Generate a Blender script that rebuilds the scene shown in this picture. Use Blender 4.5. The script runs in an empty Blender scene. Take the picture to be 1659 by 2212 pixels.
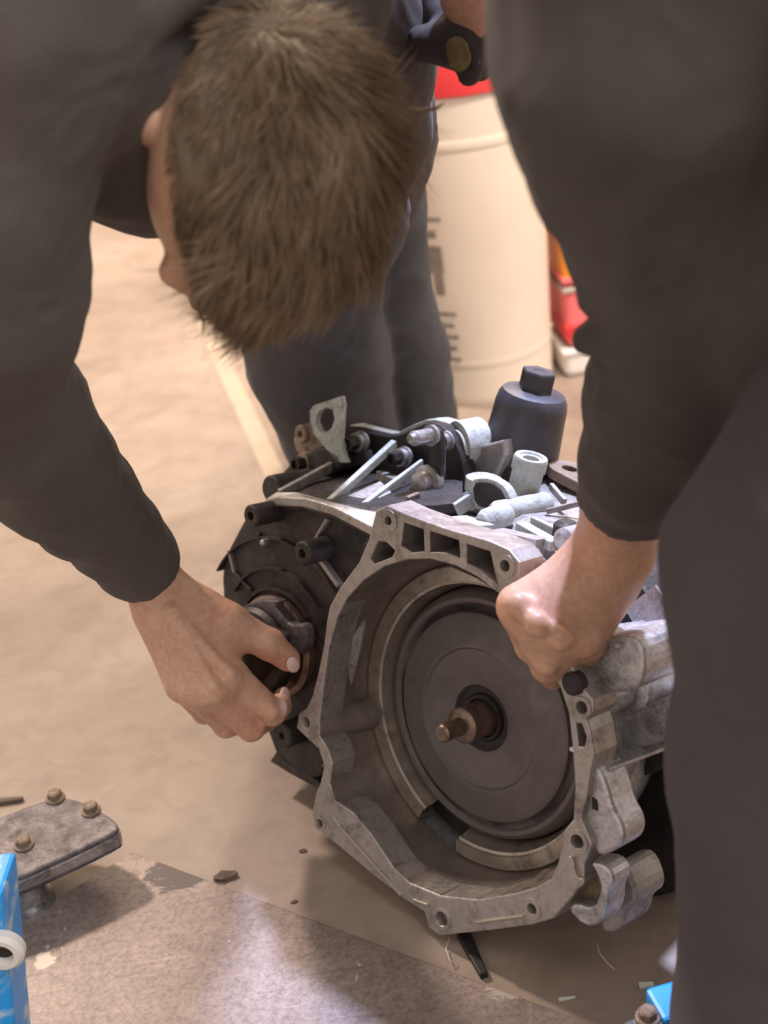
import bpy, bmesh, math, random
import numpy as np
from mathutils import Vector, Matrix

# ------------------------------------------------------------------ camera
F_PX, CX, CY = 3123.0, 829.5, 1106.0          # focal length in pixels of the 1659x2212 frame
PITCH, ROLL, H = math.radians(28), math.radians(8), 1.095
_u = np.array([-math.sin(ROLL)*math.cos(PITCH), math.cos(ROLL)*math.cos(PITCH), math.sin(PITCH)])
_y = np.array([0, 0, -1.0]); _y -= (_y@_u)*_u; _y /= np.linalg.norm(_y)
_x = np.cross(_y, _u)
RW = np.array([_x, _y, _u])                    # camera -> world rotation
EYE = np.array([0, 0, H])
scene = bpy.context.scene
col = scene.collection
cam_d = bpy.data.cameras.new('camera'); cam = bpy.data.objects.new('camera', cam_d); col.objects.link(cam)
m = Matrix.Identity(4)
for i in range(3):
    for j in range(3): m[i][j] = RW[i][j]
m.translation = Vector(EYE); cam.matrix_world = m
cam_d.sensor_fit = 'VERTICAL'; cam_d.sensor_height = 36.0; cam_d.sensor_width = 27.0
cam_d.lens = F_PX/2212*36.0
cam_d.clip_start = .05
cam_d.dof.use_dof = True; cam_d.dof.focus_distance = 1.45; cam_d.dof.aperture_fstop = 4.0
scene.camera = cam

# ------------------------------------------------------------------ light
world = bpy.data.worlds.new('workshop'); scene.world = world; world.use_nodes = True
bg = world.node_tree.nodes['Background']
bg.inputs[0].default_value = (1.0, .88, .80, 1); bg.inputs[1].default_value = .58

def area(name, loc, target, size, power, color, sizey=None, spread=180):
    d = bpy.data.lights.new(name, 'AREA'); d.energy = power; d.color = color; d.size = size
    d.shape = 'RECTANGLE'; d.size_y = sizey or size; d.spread = math.radians(spread)
    o = bpy.data.objects.new(name, d); col.objects.link(o); o.location = loc
    o.rotation_euler = (Vector(target)-Vector(loc)).to_track_quat('-Z', 'Y').to_euler()
    return o
def spot(name, loc, target, ang, power, color, size, blend):
    d = bpy.data.lights.new(name, 'SPOT'); d.energy = power; d.color = color; d.spot_size = math.radians(ang); d.spot_blend = blend; d.shadow_soft_size = size
    o = bpy.data.objects.new(name, d); col.objects.link(o); o.location = loc
    o.rotation_euler = (Vector(target)-Vector(loc)).to_track_quat('-Z', 'Y').to_euler()
spot('cool_work_lamp', (1.05, 2.35, 3.0), (.02, 1.19, .10), 11.6, 880, (.58, .65, 1.0), .09, .3)
area('warm_lamp_and_fill', (-1.9, 3.6, 3.4), (-.3, 1.6, 0), .30, 112, (1.0, .82, .70), .30)
area('warm_lamp_and_fill', (1.5, 1.2, 3.4), (.45, 3.4, .3), .5, 26, (1.0, .86, .74), .5, 60)  # added fill to brighten the drum front, not a known lamp
area('neutral_fill', (1.1, -.5, 3.0), (.2, 1.1, 0), 1.2, 36, (.97, .97, 1.0), 1.2)  # added soft fill from behind the camera, no known lamp there
area('warm_lamp_and_fill', (.6, 5.5, 3.6), (.2, 3.0, 0), 1.5, 120, (1.0, .80, .60), 1.5)

scene.view_settings.view_transform = 'Standard'; scene.view_settings.look = 'None'
scene.view_settings.gamma = 1.0; scene.view_settings.use_curve_mapping = False
scene.view_settings.exposure = 0.35

# ------------------------------------------------------------------ helpers: places
def ray(px, py): return RW@np.array([(px-CX)/F_PX, (CY-py)/F_PX, -1.0])
def C(px, py, d): return EYE + ray(px, py)*d            # a point at distance d along the view axis
def Z(px, py, z=0.0):                                   # a point on the horizontal plane z
    r = ray(px, py); return EYE + r*((z-EYE[2])/r[2])
def unit(v): v = np.asarray(v, float); return v/np.linalg.norm(v)
# gearbox frame: RR right, UU up, NN out of the bell mouth (world)
_n = unit([-.697, -.158, .70]); _c = np.array([.0996, -.2150, -1.5038])
_U = np.array([.295, .816, .48]); _U -= (_U@_n)*_n; _U = unit(_U); _R = np.cross(_U, _n)
_a = math.radians(18); _R, _U = _R*math.cos(_a)+_U*math.sin(_a), _U*math.cos(_a)-_R*math.sin(_a)
NN, UU, RR, GC = RW@_n, RW@_U, RW@_R, EYE+RW@_c
def L(r, u, k): return GC + RR*r + UU*u - NN*k
def G(px, py, k):                                       # where the line of sight meets the plane k behind the clutch face
    q = ray(px, py); p0 = GC-NN*k
    return EYE + q*(((p0-EYE)@NN)/(q@NN))
def gl(px, py, k): p = G(px, py, k)-GC; return (p@RR, p@UU)

# ------------------------------------------------------------------ helpers: objects
def link(name, me, mat, parent=None, smooth=False, base=None):
    if mat: me.materials.append(mat)
    if smooth:
        me.polygons.foreach_set('use_smooth', [True]*len(me.polygons))
    o = bpy.data.objects.new(name, me); col.objects.link(o)
    if parent: o.parent = parent
    return o
def thing(name, label, cat, loc, group=None):
    o = bpy.data.objects.new(name, None); o.empty_display_size = .05; col.objects.link(o); o.location = Vector(loc)
    o['label'] = label; o['category'] = cat
    if group: o['group'] = group
    return o
def tag(o, label, cat, group=None):
    o['label'] = label; o['category'] = cat
    if group: o['group'] = group
    return o
def bevel(o, w, seg=2, ang=35):
    b = o.modifiers.new('bevel', 'BEVEL'); b.width = w; b.segments = seg; b.limit_method = 'ANGLE'; b.angle_limit = math.radians(ang)
    return o
def frame_of(axis):
    a = unit(axis); t = np.array([0, 0, 1.0]) if abs(a[2]) < .9 else np.array([1.0, 0, 0])
    x = unit(np.cross(t, a)); return x, np.cross(a, x), a
class MB:
    def __init__(s): s.v = []; s.f = []
    def add(s, V, Fc):
        o = len(s.v); s.v += [tuple(map(float, p)) for p in V]; s.f += [tuple(i+o for i in q) for q in Fc]; return s
    def box(s, c, x, y, z):            # half vectors
        c, x, y, z = map(np.asarray, (c, x, y, z))
        V = [c+a*x+b*y+d*z for d in (-1, 1) for b in (-1, 1) for a in (-1, 1)]
        Fc = [(0, 2, 3, 1), (4, 5, 7, 6), (0, 1, 5, 4), (2, 6, 7, 3), (0, 4, 6, 2), (1, 3, 7, 5)]
        if np.dot(np.cross(x, y), z) < 0: Fc = [q[::-1] for q in Fc]
        return s.add(V, Fc)
    def bar(s, p0, p1, w, h, up, w1=None, h1=None):      # rib from p0 to p1, w wide, h tall (centred)
        p0, p1 = np.asarray(p0), np.asarray(p1); d = unit(p1-p0); x = unit(np.cross(d, up)); y = np.cross(x, d)
        w1 = w if w1 is None else w1; h1 = h if h1 is None else h1
        V = [p0-x*w/2-y*h/2, p0+x*w/2-y*h/2, p0+x*w/2+y*h/2, p0-x*w/2+y*h/2,
             p1-x*w1/2-y*h1/2, p1+x*w1/2-y*h1/2, p1+x*w1/2+y*h1/2, p1-x*w1/2+y*h1/2]
        return s.add(V, [(0, 1, 2, 3), (7, 6, 5, 4), (4, 5, 1, 0), (5, 6, 2, 1), (6, 7, 3, 2), (7, 4, 0, 3)])
    def lathe(s, c, axis, prof, seg=40, a0=0., a1=2*math.pi, x=None):   # prof: (radius, height)
        fx, fy, fa = frame_of(axis)
        if x is not None: fx = unit(np.asarray(x)-np.dot(x, fa)*fa); fy = np.cross(fa, fx)
        full = abs(a1-a0-2*math.pi) < 1e-6
        n = seg if full else seg+1; V = []; Fc = []
        for r, h in prof:
            for i in range(n):
                t = a0+(a1-a0)*i/seg; V.append(np.asarray(c)+fa*h+fx*r*math.cos(t)+fy*r*math.sin(t))
        for j in range(len(prof)-1):
            for i in range(seg):
                i2 = (i+1) % n; Fc.append((j*n+i, j*n+i2, (j+1)*n+i2, (j+1)*n+i))
        if full:
            if prof[0][0] > 1e-6: Fc.append(tuple(range(n))[::-1])
            if prof[-1][0] > 1e-6: Fc.append(tuple((len(prof)-1)*n+i for i in range(n)))
        return s.add(V, Fc)
    def cyl(s, p0, p1, r0, r1=None, seg=28):
        p0 = np.asarray(p0); d = np.asarray(p1)-p0; return s.lathe(p0, d, [(r0, 0), (r0 if r1 is None else r1, np.linalg.norm(d))], seg)
    def tube(s, P, R, seg=10, cap=True):
        P = [np.asarray(p, float) for p in P]; n = len(P); V = []; Fc = []
        R = [R]*n if np.isscalar(R) else R; ref = None
        for i, p in enumerate(P):
            d = unit(P[min(i+1, n-1)]-P[max(i-1, 0)])
            if ref is None: ref = frame_of(d)[0]
            x = unit(ref-(ref@d)*d); y = np.cross(d, x); ref = x
            V += [p+R[i]*(x*math.cos(2*math.pi*j/seg)+y*math.sin(2*math.pi*j/seg)) for j in range(seg)]
        for i in range(n-1):
            for j in range(seg): Fc.append((i*seg+j, i*seg+(j+1) % seg, (i+1)*seg+(j+1) % seg, (i+1)*seg+j))
        if cap: Fc += [tuple(range(seg))[::-1], tuple((n-1)*seg+j for j in range(seg))]
        return s.add(V, Fc)
    def build(s, name, mat, parent=None, smooth=False, bev=0, seg=2, ang=35):
        base = np.array(parent_base(parent)) if parent else np.zeros(3)
        me = bpy.data.meshes.new(name); me.from_pydata([tuple(np.array(p)-base) for p in s.v], [], s.f); me.update()
        o = link(name, me, mat, parent)
        if smooth:
            me.polygons.foreach_set('use_smooth', [True]*len(me.polygons))
            try: me.set_sharp_from_angle(angle=math.radians(38))
            except Exception: pass
        if bev: bevel(o, bev, seg, ang)
        return o
def parent_base(p):
    v = Vector((0, 0, 0))
    while p: v = v+p.location; p = p.parent
    return tuple(v)
def extrude2d(outer, holes, depth, origin, ex, ey, ez, bev=0.0):
    """a flat outline with holes, swept from origin along ez by depth; returns a mesh builder"""
    cu = bpy.data.curves.new('c', 'CURVE'); cu.dimensions = '2D'; cu.fill_mode = 'BOTH'
    cu.extrude = max(depth/2-bev, 1e-5); cu.bevel_depth = bev; cu.bevel_resolution = 1; cu.offset = -bev
    for poly in [outer]+list(holes):
        sp = cu.splines.new('POLY'); sp.points.add(len(poly)-1)
        for p, q in zip(sp.points, poly): p.co = (q[0], q[1], 0, 1)
        sp.use_cyclic_u = True
    o = bpy.data.objects.new('c', cu); col.objects.link(o)
    dg = bpy.context.evaluated_depsgraph_get(); me = bpy.data.meshes.new_from_object(o.evaluated_get(dg))
    V = np.array([v.co[:] for v in me.vertices]); Fc = [tuple(p.vertices) for p in me.polygons]
    bpy.data.objects.remove(o); bpy.data.curves.remove(cu); bpy.data.meshes.remove(me)
    W = origin + np.outer(V[:, 0], ex)+np.outer(V[:, 1], ey)+np.outer(V[:, 2]+depth/2, ez)
    return MB().add(W, Fc)
def smooth_poly(P, n=3):                   # corner-cutting on a closed outline
    P = np.array(P, float)
    for _ in range(n):
        Q = np.roll(P, -1, 0); P = np.stack([P*.75+Q*.25, P*.25+Q*.75], 1).reshape(-1, 2)
    return P
def circ(c, r, n=20): return [(c[0]+r*math.cos(2*math.pi*i/n), c[1]+r*math.sin(2*math.pi*i/n)) for i in range(n)]

# ------------------------------------------------------------------ helpers: smooth bodies from distance fields
_rng = np.random.default_rng(7)
_LAT = _rng.random((32, 32, 32)).astype(np.float32)
def vnoise(P):
    P = np.asarray(P, np.float64); I = np.floor(P).astype(int); f = P-I; f = f*f*(3-2*f); I &= 31; J = (I+1) & 31
    r = 0
    for a in (0, 1):
        for b in (0, 1):
            for c in (0, 1):
                w = (f[:, 0] if a else 1-f[:, 0])*(f[:, 1] if b else 1-f[:, 1])*(f[:, 2] if c else 1-f[:, 2])
                r = r+w*_LAT[(J if a else I)[:, 0], (J if b else I)[:, 1], (J if c else I)[:, 2]]
    return r*2-1
def cone(a, b, ra, rb, k=.008, op='+', flat=None): return dict(t='c', a=np.asarray(a, float), b=np.asarray(b, float), ra=ra, rb=rb, k=k, op=op, flat=flat)
def ell(c, X, Y, Zv, k=.008, op='+'):      # X, Y, Zv: orthogonal half axes
    return dict(t='e', c=np.asarray(c, float), M=[np.asarray(X, float), np.asarray(Y, float), np.asarray(Zv, float)], k=k, op=op)
def plane(p, n, op='&', k=.002, lim=None): return dict(t='p', p=np.asarray(p, float), n=unit(n), k=k, op=op, lim=lim)
def pbox(q, pad):
    if q['t'] == 'c':
        lo = np.minimum(q['a']-q['ra'], q['b']-q['rb']); hi = np.maximum(q['a']+q['ra'], q['b']+q['rb'])
    elif q['t'] == 'e':
        e = np.sqrt(sum(v*v for v in q['M'])); lo, hi = q['c']-e, q['c']+e
    else:
        lo, hi = q['lim'] if q['lim'] is not None else (np.full(3, -1e9), np.full(3, 1e9))
        return lo, hi
    return lo-pad, hi+pad
def peval(q, P):
    if q['t'] == 'c':
        ab = q['b']-q['a']; l2 = ab@ab; t = np.clip(((P-q['a'])@ab)/l2, 0, 1)
        v = P-q['a']-t[..., None]*ab
        if q['flat'] is not None:
            dv, s = q['flat']; c = v@dv; v = v+(c*(1/s-1))[..., None]*dv
        return np.sqrt((v*v).sum(-1))-(q['ra']+(q['rb']-q['ra'])*t)
    if q['t'] == 'e':
        v = P-q['c']; s = 0; g = 0
        for ax in q['M']:
            l = np.linalg.norm(ax); c = (v@(ax/l)); s = s+(c/l)**2; g = g+(c/l/l)**2
        s = np.sqrt(s); g = np.sqrt(g)+1e-9
        return s*(s-1)/g
    return (P-q['p'])@q['n']
def sdf_mesh(prims, h, lo=None, hi=None):
    pad0 = .02
    if lo is None:
        bb = [pbox(q, 3*h) for q in prims if q['t'] != 'p' and q['op'] == '+']
        lo = np.min([b[0] for b in bb], 0); hi = np.max([b[1] for b in bb], 0)
    n = np.ceil((hi-lo)/h).astype(int)+1
    Fd = np.full(n, pad0, np.float32)
    for q in prims:
        a, b = pbox(q, q['k']+3*h)
        i0 = np.clip(np.floor((a-lo)/h), 0, n).astype(int); i1 = np.clip(np.ceil((b-lo)/h)+1, 0, n).astype(int)
        if (i1 <= i0).any(): continue
        gx = [lo[d]+h*np.arange(i0[d], i1[d]) for d in range(3)]
        P = np.stack(np.meshgrid(*gx, indexing='ij'), -1).astype(np.float32)
        d = peval(q, P).astype(np.float32); sl = tuple(slice(i0[i], i1[i]) for i in range(3)); A = Fd[sl]; k = q['k']
        if q['op'] == '+':
            hh = np.maximum(k-np.abs(A-d), 0)/k; Fd[sl] = np.minimum(A, d)-hh*hh*k*.25
        elif q['op'] == '-':
            d = -d; hh = np.maximum(k-np.abs(A-d), 0)/k; Fd[sl] = np.maximum(A, d)+hh*hh*k*.25
        else:
            Fd[sl] = np.maximum(A, d)
    return nets(Fd, lo, h)
def nets(Fd, lo, h):
    S = Fd < 0
    c = np.zeros(tuple(s-1 for s in S.shape), np.uint8)
    for a in (0, 1):
        for b in (0, 1):
            for d in (0, 1):
                c += S[a:S.shape[0]-1+a, b:S.shape[1]-1+b, d:S.shape[2]-1+d]
    act = np.argwhere((c > 0) & (c < 8)); vm = np.full(c.shape, -1, np.int32); vm[tuple(act.T)] = np.arange(len(act))
    cor = np.array([(a, b, d) for a in (0, 1) for b in (0, 1) for d in (0, 1)])
    val = np.stack([Fd[tuple((act+o).T)] for o in cor], 1).astype(np.float64)
    pos = np.zeros((len(act), 3)); cnt = np.zeros(len(act))
    for i in range(8):
        for j in range(i+1, 8):
            if np.abs(cor[i]-cor[j]).sum() != 1: continue
            mk = (val[:, i] < 0) != (val[:, j] < 0); t = val[mk, i]/(val[mk, i]-val[mk, j])
            pos[mk] += cor[i]+t[:, None]*(cor[j]-cor[i]); cnt[mk] += 1
    V = lo+h*(act+pos/cnt[:, None]); Q = []
    for ax in range(3):
        o1, o2 = [(1, 2), (2, 0), (0, 1)][ax]
        sa = [slice(None)]*3; sb = [slice(None)]*3; sa[ax] = slice(0, -1); sb[ax] = slice(1, None)
        A, B = S[tuple(sa)], S[tuple(sb)]; e = np.argwhere(A != B)
        mk = (e[:, o1] > 0) & (e[:, o2] > 0) & (e[:, o1] < S.shape[o1]-1) & (e[:, o2] < S.shape[o2]-1); e = e[mk]
        fl = A[tuple(e.T)]
        def at(d1, d2):
            q = e.copy(); q[:, o1] += d1; q[:, o2] += d2; return vm[tuple(q.T)]
        q = np.stack([at(-1, -1), at(0, -1), at(0, 0), at(-1, 0)], 1); q[~fl] = q[~fl][:, ::-1]; Q.append(q)
    return V, np.concatenate(Q)
def vnormals(V, Q):
    n = np.cross(V[Q[:, 2]]-V[Q[:, 0]], V[Q[:, 3]]-V[Q[:, 1]]); N = np.zeros_like(V)
    for i in range(4): np.add.at(N, Q[:, i], n)
    return N/(np.linalg.norm(N, axis=1)[:, None]+1e-12)
def relax(V, Q, n=2, w=.5):
    for _ in range(n):
        S = np.zeros_like(V); c = np.zeros(len(V))
        for i in range(4):
            np.add.at(S, Q[:, i], V[Q[:, (i+1) % 4]]); np.add.at(c, Q[:, i], 1)
            np.add.at(S, Q[:, i], V[Q[:, (i+3) % 4]]); np.add.at(c, Q[:, i], 1)
        V = V*(1-w)+w*S/np.maximum(c, 1)[:, None]
    return V
def np_mesh(name, VQ, mat, parent=None):
    base = np.array(parent_base(parent)) if parent else np.zeros(3); V = []; Q = []; o = 0
    for v, q in VQ: V.append(v-base); Q.append(q+o); o += len(v)
    V = np.concatenate(V); Q = np.concatenate(Q); n = Q.shape[1]
    me = bpy.data.meshes.new(name); me.vertices.add(len(V)); me.vertices.foreach_set('co', V.astype(np.float32).ravel())
    me.loops.add(Q.size); me.loops.foreach_set('vertex_index', Q.astype(np.int32).ravel())
    me.polygons.add(len(Q)); me.polygons.foreach_set('loop_start', np.arange(0, Q.size, n, dtype=np.int32))
    me.polygons.foreach_set('use_smooth', np.ones(len(Q), bool)); me.update(calc_edges=True); me.validate()
    return link(name, me, mat, parent)
def chain(pts, k=.01, flat=None):          # pts: (px, py, distance, radius in px)
    W = [(C(p[0], p[1], p[2]), p[3]*p[2]/F_PX) for p in pts]
    return [cone(W[i][0], W[i+1][0], W[i][1], W[i+1][1], k, '+', flat) for i in range(len(W)-1)]
def folds(V, Q, amp, freq, seed, lim=None):      # soft cloth folds along the surface normal
    N = vnormals(V, Q); P = V*freq+seed
    w = np.stack([vnoise(P*.6+11), vnoise(P*.6+23), vnoise(P*.6+37)], 1)
    a = 1-np.abs(vnoise((P+1.2*w)*np.array([1, 1, 1.0])))*2
    b = vnoise(P*2.3+w*.8+5)
    d = amp*(a*.75+b*.35)
    return V+N*d[:, None]

# ------------------------------------------------------------------ materials
def nodes(name):
    mt = bpy.data.materials.new(name); mt.use_nodes = True; nt = mt.node_tree; b = nt.nodes['Principled BSDF']
    return mt, nt, b
def noise_col(nt, stops, scale, detail=6, rough=.6, dist=0., coord='Object', stretch=None):
    tc = nt.nodes.new('ShaderNodeTexCoord'); nz = nt.nodes.new('ShaderNodeTexNoise'); cr = nt.nodes.new('ShaderNodeValToRGB')
    nz.inputs['Scale'].default_value = scale; nz.inputs['Detail'].default_value = detail; nz.inputs['Roughness'].default_value = rough; nz.inputs['Distortion'].default_value = dist
    out = tc.outputs[coord]
    if stretch:
        mp = nt.nodes.new('ShaderNodeMapping'); mp.inputs['Scale'].default_value = stretch[0]; mp.inputs['Rotation'].default_value = stretch[1]
        nt.links.new(out, mp.inputs[0]); out = mp.outputs[0]
    nt.links.new(out, nz.inputs['Vector']); nt.links.new(nz.outputs['Fac'], cr.inputs[0])
    e = cr.color_ramp.elements
    while len(e) > 1: e.remove(e[-1])
    e[0].position = stops[0][0]; e[0].color = (*stops[0][1], 1)
    for p, c in stops[1:]:
        q = e.new(p); q.color = (*c, 1)
    return cr, nz
def mixc(nt, fac, a, b, mode='MIX', f=1.0):
    mx = nt.nodes.new('ShaderNodeMix'); mx.data_type = 'RGBA'; mx.blend_type = mode
    if fac is None: mx.inputs[0].default_value = f
    else: nt.links.new(fac, mx.inputs[0])
    for s, i in ((a, 6), (b, 7)):
        if isinstance(s, tuple): mx.inputs[i].default_value = (*s, 1)
        else: nt.links.new(s, mx.inputs[i])
    return mx.outputs[2]
def bump(nt, b, scale, strength, dist=.001, detail=4, coord='Object', stretch=None):
    cr, nz = noise_col(nt, [(0, (0, 0, 0)), (1, (1, 1, 1))], scale, detail, coord=coord, stretch=stretch)
    bp = nt.nodes.new('ShaderNodeBump'); bp.inputs['Strength'].default_value = strength; bp.inputs['Distance'].default_value = dist
    nt.links.new(nz.outputs['Fac'], bp.inputs['Height']); nt.links.new(bp.outputs[0], b.inputs['Normal'])
def cast(name, c0, c1, dirt=(.05, .04, .035), dscale=18, damt=(.42, .62), metal=.55, rough=.5, bs=.35):
    mt, nt, b = nodes(name)
    a, _ = noise_col(nt, [(.3, c0), (.7, c1)], 45, 8, .7)
    d, _ = noise_col(nt, [(damt[0]-.02, (0, 0, 0)), (damt[1]-.02, (.8, .8, .8))], dscale, 9, .78, .5)
    out = mixc(nt, d.outputs[0], a.outputs[0], dirt)
    d2, _ = noise_col(nt, [(.36, (.45, .42, .40)), (.47, (1, 1, 1)), (.66, (1.15, 1.15, 1.15))], dscale*7, 6, .75, .2)
    out = mixc(nt, None, out, d2.outputs[0], 'MULTIPLY', .55*min(1, bs*2+.15))
    nt.links.new(out, b.inputs['Base Color']); b.inputs['Metallic'].default_value = metal
    r, _ = noise_col(nt, [(.35, (rough*.75,)*3), (.65, (min(rough*1.3, 1),)*3)], dscale*2, 5, .7)
    nt.links.new(r.outputs[0], b.inputs['Roughness'])
    bump(nt, b, 260, bs, .0012, 5)
    return mt
def plain(name, c, rough=.6, metal=0., c2=None, scale=30, bs=0., bscale=200):
    mt, nt, b = nodes(name)
    cr, _ = noise_col(nt, [(.35, c), (.7, c2 or tuple(x*1.15 for x in c))], scale, 6)
    nt.links.new(cr.outputs[0], b.inputs['Base Color']); b.inputs['Roughness'].default_value = rough; b.inputs['Metallic'].default_value = metal
    if bs: bump(nt, b, bscale, bs, .001)
    return mt
M = {}
M['alu'] = cast('cast_aluminium', (.36, .33, .31), (.46, .43, .41), (.10, .082, .07), 16, (.50, .72))
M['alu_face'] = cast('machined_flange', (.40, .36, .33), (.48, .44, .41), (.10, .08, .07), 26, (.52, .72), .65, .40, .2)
M['alu_pale'] = cast('oxidised_aluminium', (.40, .42, .38), (.54, .55, .51), (.14, .12, .11), 30, (.58, .74), .15, .75, .8)
M['alu_side'] = cast('bright_casting', (.52, .51, .52), (.68, .67, .68), (.10, .085, .08), 26, (.48, .70), .6, .34, .5)
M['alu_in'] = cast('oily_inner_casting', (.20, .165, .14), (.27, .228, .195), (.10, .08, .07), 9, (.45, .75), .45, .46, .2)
M['alu_ring'] = cast('machined_ring', (.46, .40, .335), (.57, .50, .42), (.10, .08, .065), 22, (.54, .70), .75, .34, .15)
M['alu_dark'] = cast('oil_blackened_casting', (.042, .035, .032), (.072, .060, .055), (.014, .011, .010), 24, (.45, .70), .35, .55, .7)
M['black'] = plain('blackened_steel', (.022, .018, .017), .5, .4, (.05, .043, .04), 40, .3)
M['hole'] = plain('bore_shade', (.03, .024, .022), .7, .2)  # dark colour stands in for the shade inside holes
M['disc'] = cast('clutch_cover_steel', (.155, .132, .122), (.185, .160, .150), (.12, .10, .092), 10, (.60, .85), .45, .58, .03)
M['rubber'] = plain('rubber_seal', (.03, .025, .026), .65, 0, None, 60, .2)
M['shaft'] = cast('worn_copper_brown_steel', (.20, .14, .11), (.30, .21, .165), (.07, .05, .042), 40, (.5, .7), .75, .32, .1)
M['bolt'] = cast('zinc_bolt', (.40, .38, .38), (.55, .53, .54), (.08, .07, .065), 60, (.45, .68), .7, .4, .3)
M['filter'] = plain('black_filter_plastic', (.045, .042, .050), .42, 0, (.085, .080, .092), 22, .35, 300)
M['rust'] = cast('rusty_bracket', (.24, .17, .12), (.32, .24, .18), (.06, .045, .04), 40, (.5, .7), .3, .7, .6)

def floor_mat():
    mt, nt, b = nodes('concrete')
    a, _ = noise_col(nt, [(.30, (.255, .194, .150)), (.50, (.325, .250, .198)), (.72, (.41, .328, .268))], 2.2, 8, .62, .3)
    s, _ = noise_col(nt, [(.38, (.72, .70, .68)), (.55, (1, 1, 1))], 14, 8, .7, .6)
    st, _ = noise_col(nt, [(.56, (1, 1, 1)), (.74, (.62, .56, .52))], 1.1, 5, .6, .8, stretch=((.6, 2.2, 1), (0, 0, .3)))
    o = mixc(nt, None, a.outputs[0], s.outputs[0], 'MULTIPLY', .55); o = mixc(nt, None, o, st.outputs[0], 'MULTIPLY', .8)
    sp, _ = noise_col(nt, [(.70, (0, 0, 0)), (.73, (1, 1, 1))], 70, 3, .5)
    o = mixc(nt, sp.outputs[0], o, (.30, .24, .20))
    nt.links.new(o, b.inputs['Base Color']); b.inputs['Roughness'].default_value = .55; bump(nt, b, 120, .25, .001, 6)
    return mt
M['floor'] = floor_mat()
def sheet_mat():
    mt, nt, b = nodes('scuffed_sheet_steel')
    a, _ = noise_col(nt, [(.30, (.185, .142, .125)), (.52, (.245, .192, .168)), (.75, (.315, .25, .222))], 9, 9, .68, .3)
    s1, _ = noise_col(nt, [(.30, (.70, .68, .68)), (.36, (1, 1, 1)), (.66, (1, 1, 1)), (.71, (1.3, 1.3, 1.3))], 150, 3, .5, .0, stretch=((.05, 1.3, 1), (0, 0, .95)))
    s2, _ = noise_col(nt, [(.30, (.66, .64, .63)), (.36, (1, 1, 1)), (.66, (1, 1, 1)), (.71, (1.3, 1.3, 1.3))], 120, 3, .5, .2, stretch=((.06, 1.2, 1), (0, 0, 2.0)))
    gr, _ = noise_col(nt, [(.36, (.62, .60, .60)), (.5, (1, 1, 1)), (.64, (1.35, 1.33, 1.32))], 170, 7, .75)
    o = mixc(nt, None, a.outputs[0], s1.outputs[0], 'MULTIPLY', .6); o = mixc(nt, None, o, s2.outputs[0], 'MULTIPLY', .6); o = mixc(nt, None, o, gr.outputs[0], 'MULTIPLY', .8)
    p, _ = noise_col(nt, [(.655, (0, 0, 0)), (.675, (1, 1, 1))], 20, 8, .7, .5)
    o = mixc(nt, p.outputs[0], o, (.62, .52, .44))
    dk, _ = noise_col(nt, [(.58, (0, 0, 0)), (.63, (.85, .85, .85))], 10, 9, .8, 1.2)
    o = mixc(nt, dk.outputs[0], o, (.17, .13, .11))
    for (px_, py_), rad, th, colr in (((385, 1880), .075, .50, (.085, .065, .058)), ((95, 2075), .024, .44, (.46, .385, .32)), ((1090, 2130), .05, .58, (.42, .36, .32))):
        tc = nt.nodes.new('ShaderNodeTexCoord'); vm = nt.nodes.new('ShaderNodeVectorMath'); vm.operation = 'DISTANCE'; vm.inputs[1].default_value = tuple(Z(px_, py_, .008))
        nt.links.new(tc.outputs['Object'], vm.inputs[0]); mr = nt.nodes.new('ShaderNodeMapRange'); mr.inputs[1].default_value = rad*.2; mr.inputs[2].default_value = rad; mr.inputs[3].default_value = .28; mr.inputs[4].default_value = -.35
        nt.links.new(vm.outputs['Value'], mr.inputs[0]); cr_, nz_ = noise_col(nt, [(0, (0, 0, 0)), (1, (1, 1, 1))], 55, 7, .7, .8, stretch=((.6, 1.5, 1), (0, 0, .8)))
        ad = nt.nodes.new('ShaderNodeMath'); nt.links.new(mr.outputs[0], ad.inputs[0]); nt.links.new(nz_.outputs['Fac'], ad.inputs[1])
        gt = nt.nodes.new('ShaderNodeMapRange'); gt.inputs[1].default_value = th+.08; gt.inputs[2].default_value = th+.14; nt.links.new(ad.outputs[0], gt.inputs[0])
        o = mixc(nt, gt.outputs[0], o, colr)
    nt.links.new(o, b.inputs['Base Color']); b.inputs['Metallic'].default_value = .25; b.inputs['Roughness'].default_value = .48
    bump(nt, b, 60, .15, .0006, 8)
    return mt
M['sheet'] = sheet_mat()
def skin_mat(name, base, red):
    mt, nt, b = nodes(name)
    a, _ = noise_col(nt, [(.30, red), (.62, base)], 26, 5, .6, .3)
    f, _ = noise_col(nt, [(.45, (.86, .82, .80)), (.62, (1, 1, 1))], 150, 5, .6)
    o = mixc(nt, None, a.outputs[0], f.outputs[0], 'MULTIPLY', .8)
    nt.links.new(o, b.inputs['Base Color']); b.inputs['Roughness'].default_value = .48
    b.inputs['Subsurface Weight'].default_value = .18; b.inputs['Subsurface Radius'].default_value = (.9, .35, .2); b.inputs['Subsurface Scale'].default_value = .006
    bump(nt, b, 420, .22, .0006, 4)
    return mt
M['skin'] = skin_mat('skin', (.68, .42, .29), (.62, .335, .225))
M['nail'] = plain('fingernail', (.66, .47, .42), .35)
M['lips'] = plain('lips', (.45, .22, .18), .5)
M['eye'] = plain('eye_white', (.75, .72, .70), .25)
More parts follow.
